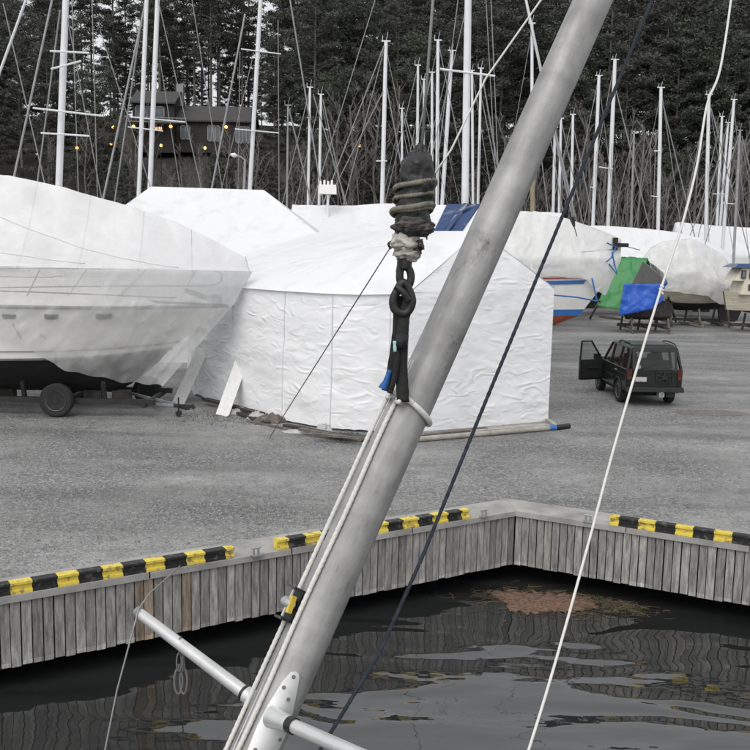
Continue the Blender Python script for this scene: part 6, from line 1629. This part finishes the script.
P = [at(190, 540, 3.2), at(176, 559, 3.15), tip + dl * .006 + Up * .022, at(128, 648, 3.05), at(116, 695, 3.0), at(105, 750, 2.95), at(96, 790, 2.9)]
P = [at(176, 559, 3.45), at(150, 593, 3.26), at(138.5, 609, 3.10), at(132, 634, 3.08), at(117, 690, 3.0), at(105, 750, 2.95)]
Q = [P[0] + (P[0] - P[1]) * 0] + P + [P[-1] + (P[-1] - P[-2]) * 3]
# its upper end goes to a ring on the quay
qr = gp(180, 566, ZT); Q = [qr, lerp(qr, P[1], .985)] + P[1:] + [P[-1] + (P[-1] - P[-2]) * 3]
rope('shroud_wire', Q, [.010, .0028] + [.0028] * (len(Q) - 2), 'wire', 'thin grey wire passing over the tip of the left spreader', 'wire')
# near stays of neighbouring boats, top left and behind the mast
a, c = at(26, 0, 14), at(-6, 88, 14); rope('forestay', [a + (a - c) * 3, a, c, c + (c - a) * 3], .020, 'mast_white', 'white furled forestay crossing the top left corner of the picture', 'forestay')
a, k1, c, e = at(541, 0, 20), at(486, 78, 20), at(451, 150, 20), at(432, 178, 20)
rope('white_halyard', [a + (a - k1) * 4, a, k1, c, e, at(431, 206, 46)], .020, 'white_line', 'slack white halyard crossing the thickest mast towards the hook bundle', 'rope')
a, c = at(526, 0, 30), at(542, 75, 30); rope('forestay', [a + (a - c) * 3, a, c, at(573, 216, 36)], [.04, .04, .04, .05], 'mast_white', 'white forestay slanting down behind the leaning mast to the striped boat', 'forestay')
q1_, q2_ = at(570, 210, 36), at(574, 226, 37.5); b = MB(); b.tube([q1_, lerp(q1_, q2_, .5), q2_], [.06, .11, .05], 8); b.tube([q2_, at(577, 236, 39.2)], .02, 5)
tag(b.build('turnbuckle', M['black_iron'], None, True), 'black turnbuckle at the lower end of the forestay above the striped boat cover', 'turnbuckle')

# ---- snap shackles hanging from the left spreader
sp0 = lerp(l0, tip, (251 - 181) / (251 - 139.0)); z0 = sp0
sh = empty('snap_shackle', z0, 'pair of small steel snap shackles hanging from the left spreader over the water', 'snap shackle')
def ringpts(c, rx, rz, n=24, rot=0):
    e = Rt * math.cos(rot) + Fw * math.sin(rot); return [c + e * (rx * math.cos(2 * math.pi * i / n)) + Up * (rz * math.sin(2 * math.pi * i / n)) for i in range(n + 1)]
b = MB(); b.tube(ringpts(z0 + V(0, 0, -.004), .012, .030, rot=1.2), .0022, 6, cap=False); b.build('ring', M['rub'], sh, True)
for k_, dx in ((0, -.006), (1, .008)):
    c0_ = z0 + V(dx, 0, -.062); b = MB(); b.tube(ringpts(c0_, .008, .030, rot=.4 + k_), .0026, 6, cap=False); b.build('link', M['rub'], sh, True)
    c1_ = z0 + V(dx * 1.2, -.004, -.125); b = MB(); b.tube(ringpts(c1_, .0135, .042, rot=.2 - .5 * k_), .0036, 6, cap=False); b.tube([c1_ + Up * .040, c1_ + Up * .055], .006, 8); b.build('hook', M['rub'], sh, True)

# ---- pines that were never planted are dropped
for ks in KINDS.values():
    for pr in ks:
        if pr.name not in used:
            for ch in list(pr.children): bpy.data.objects.remove(ch)
            bpy.data.objects.remove(pr)
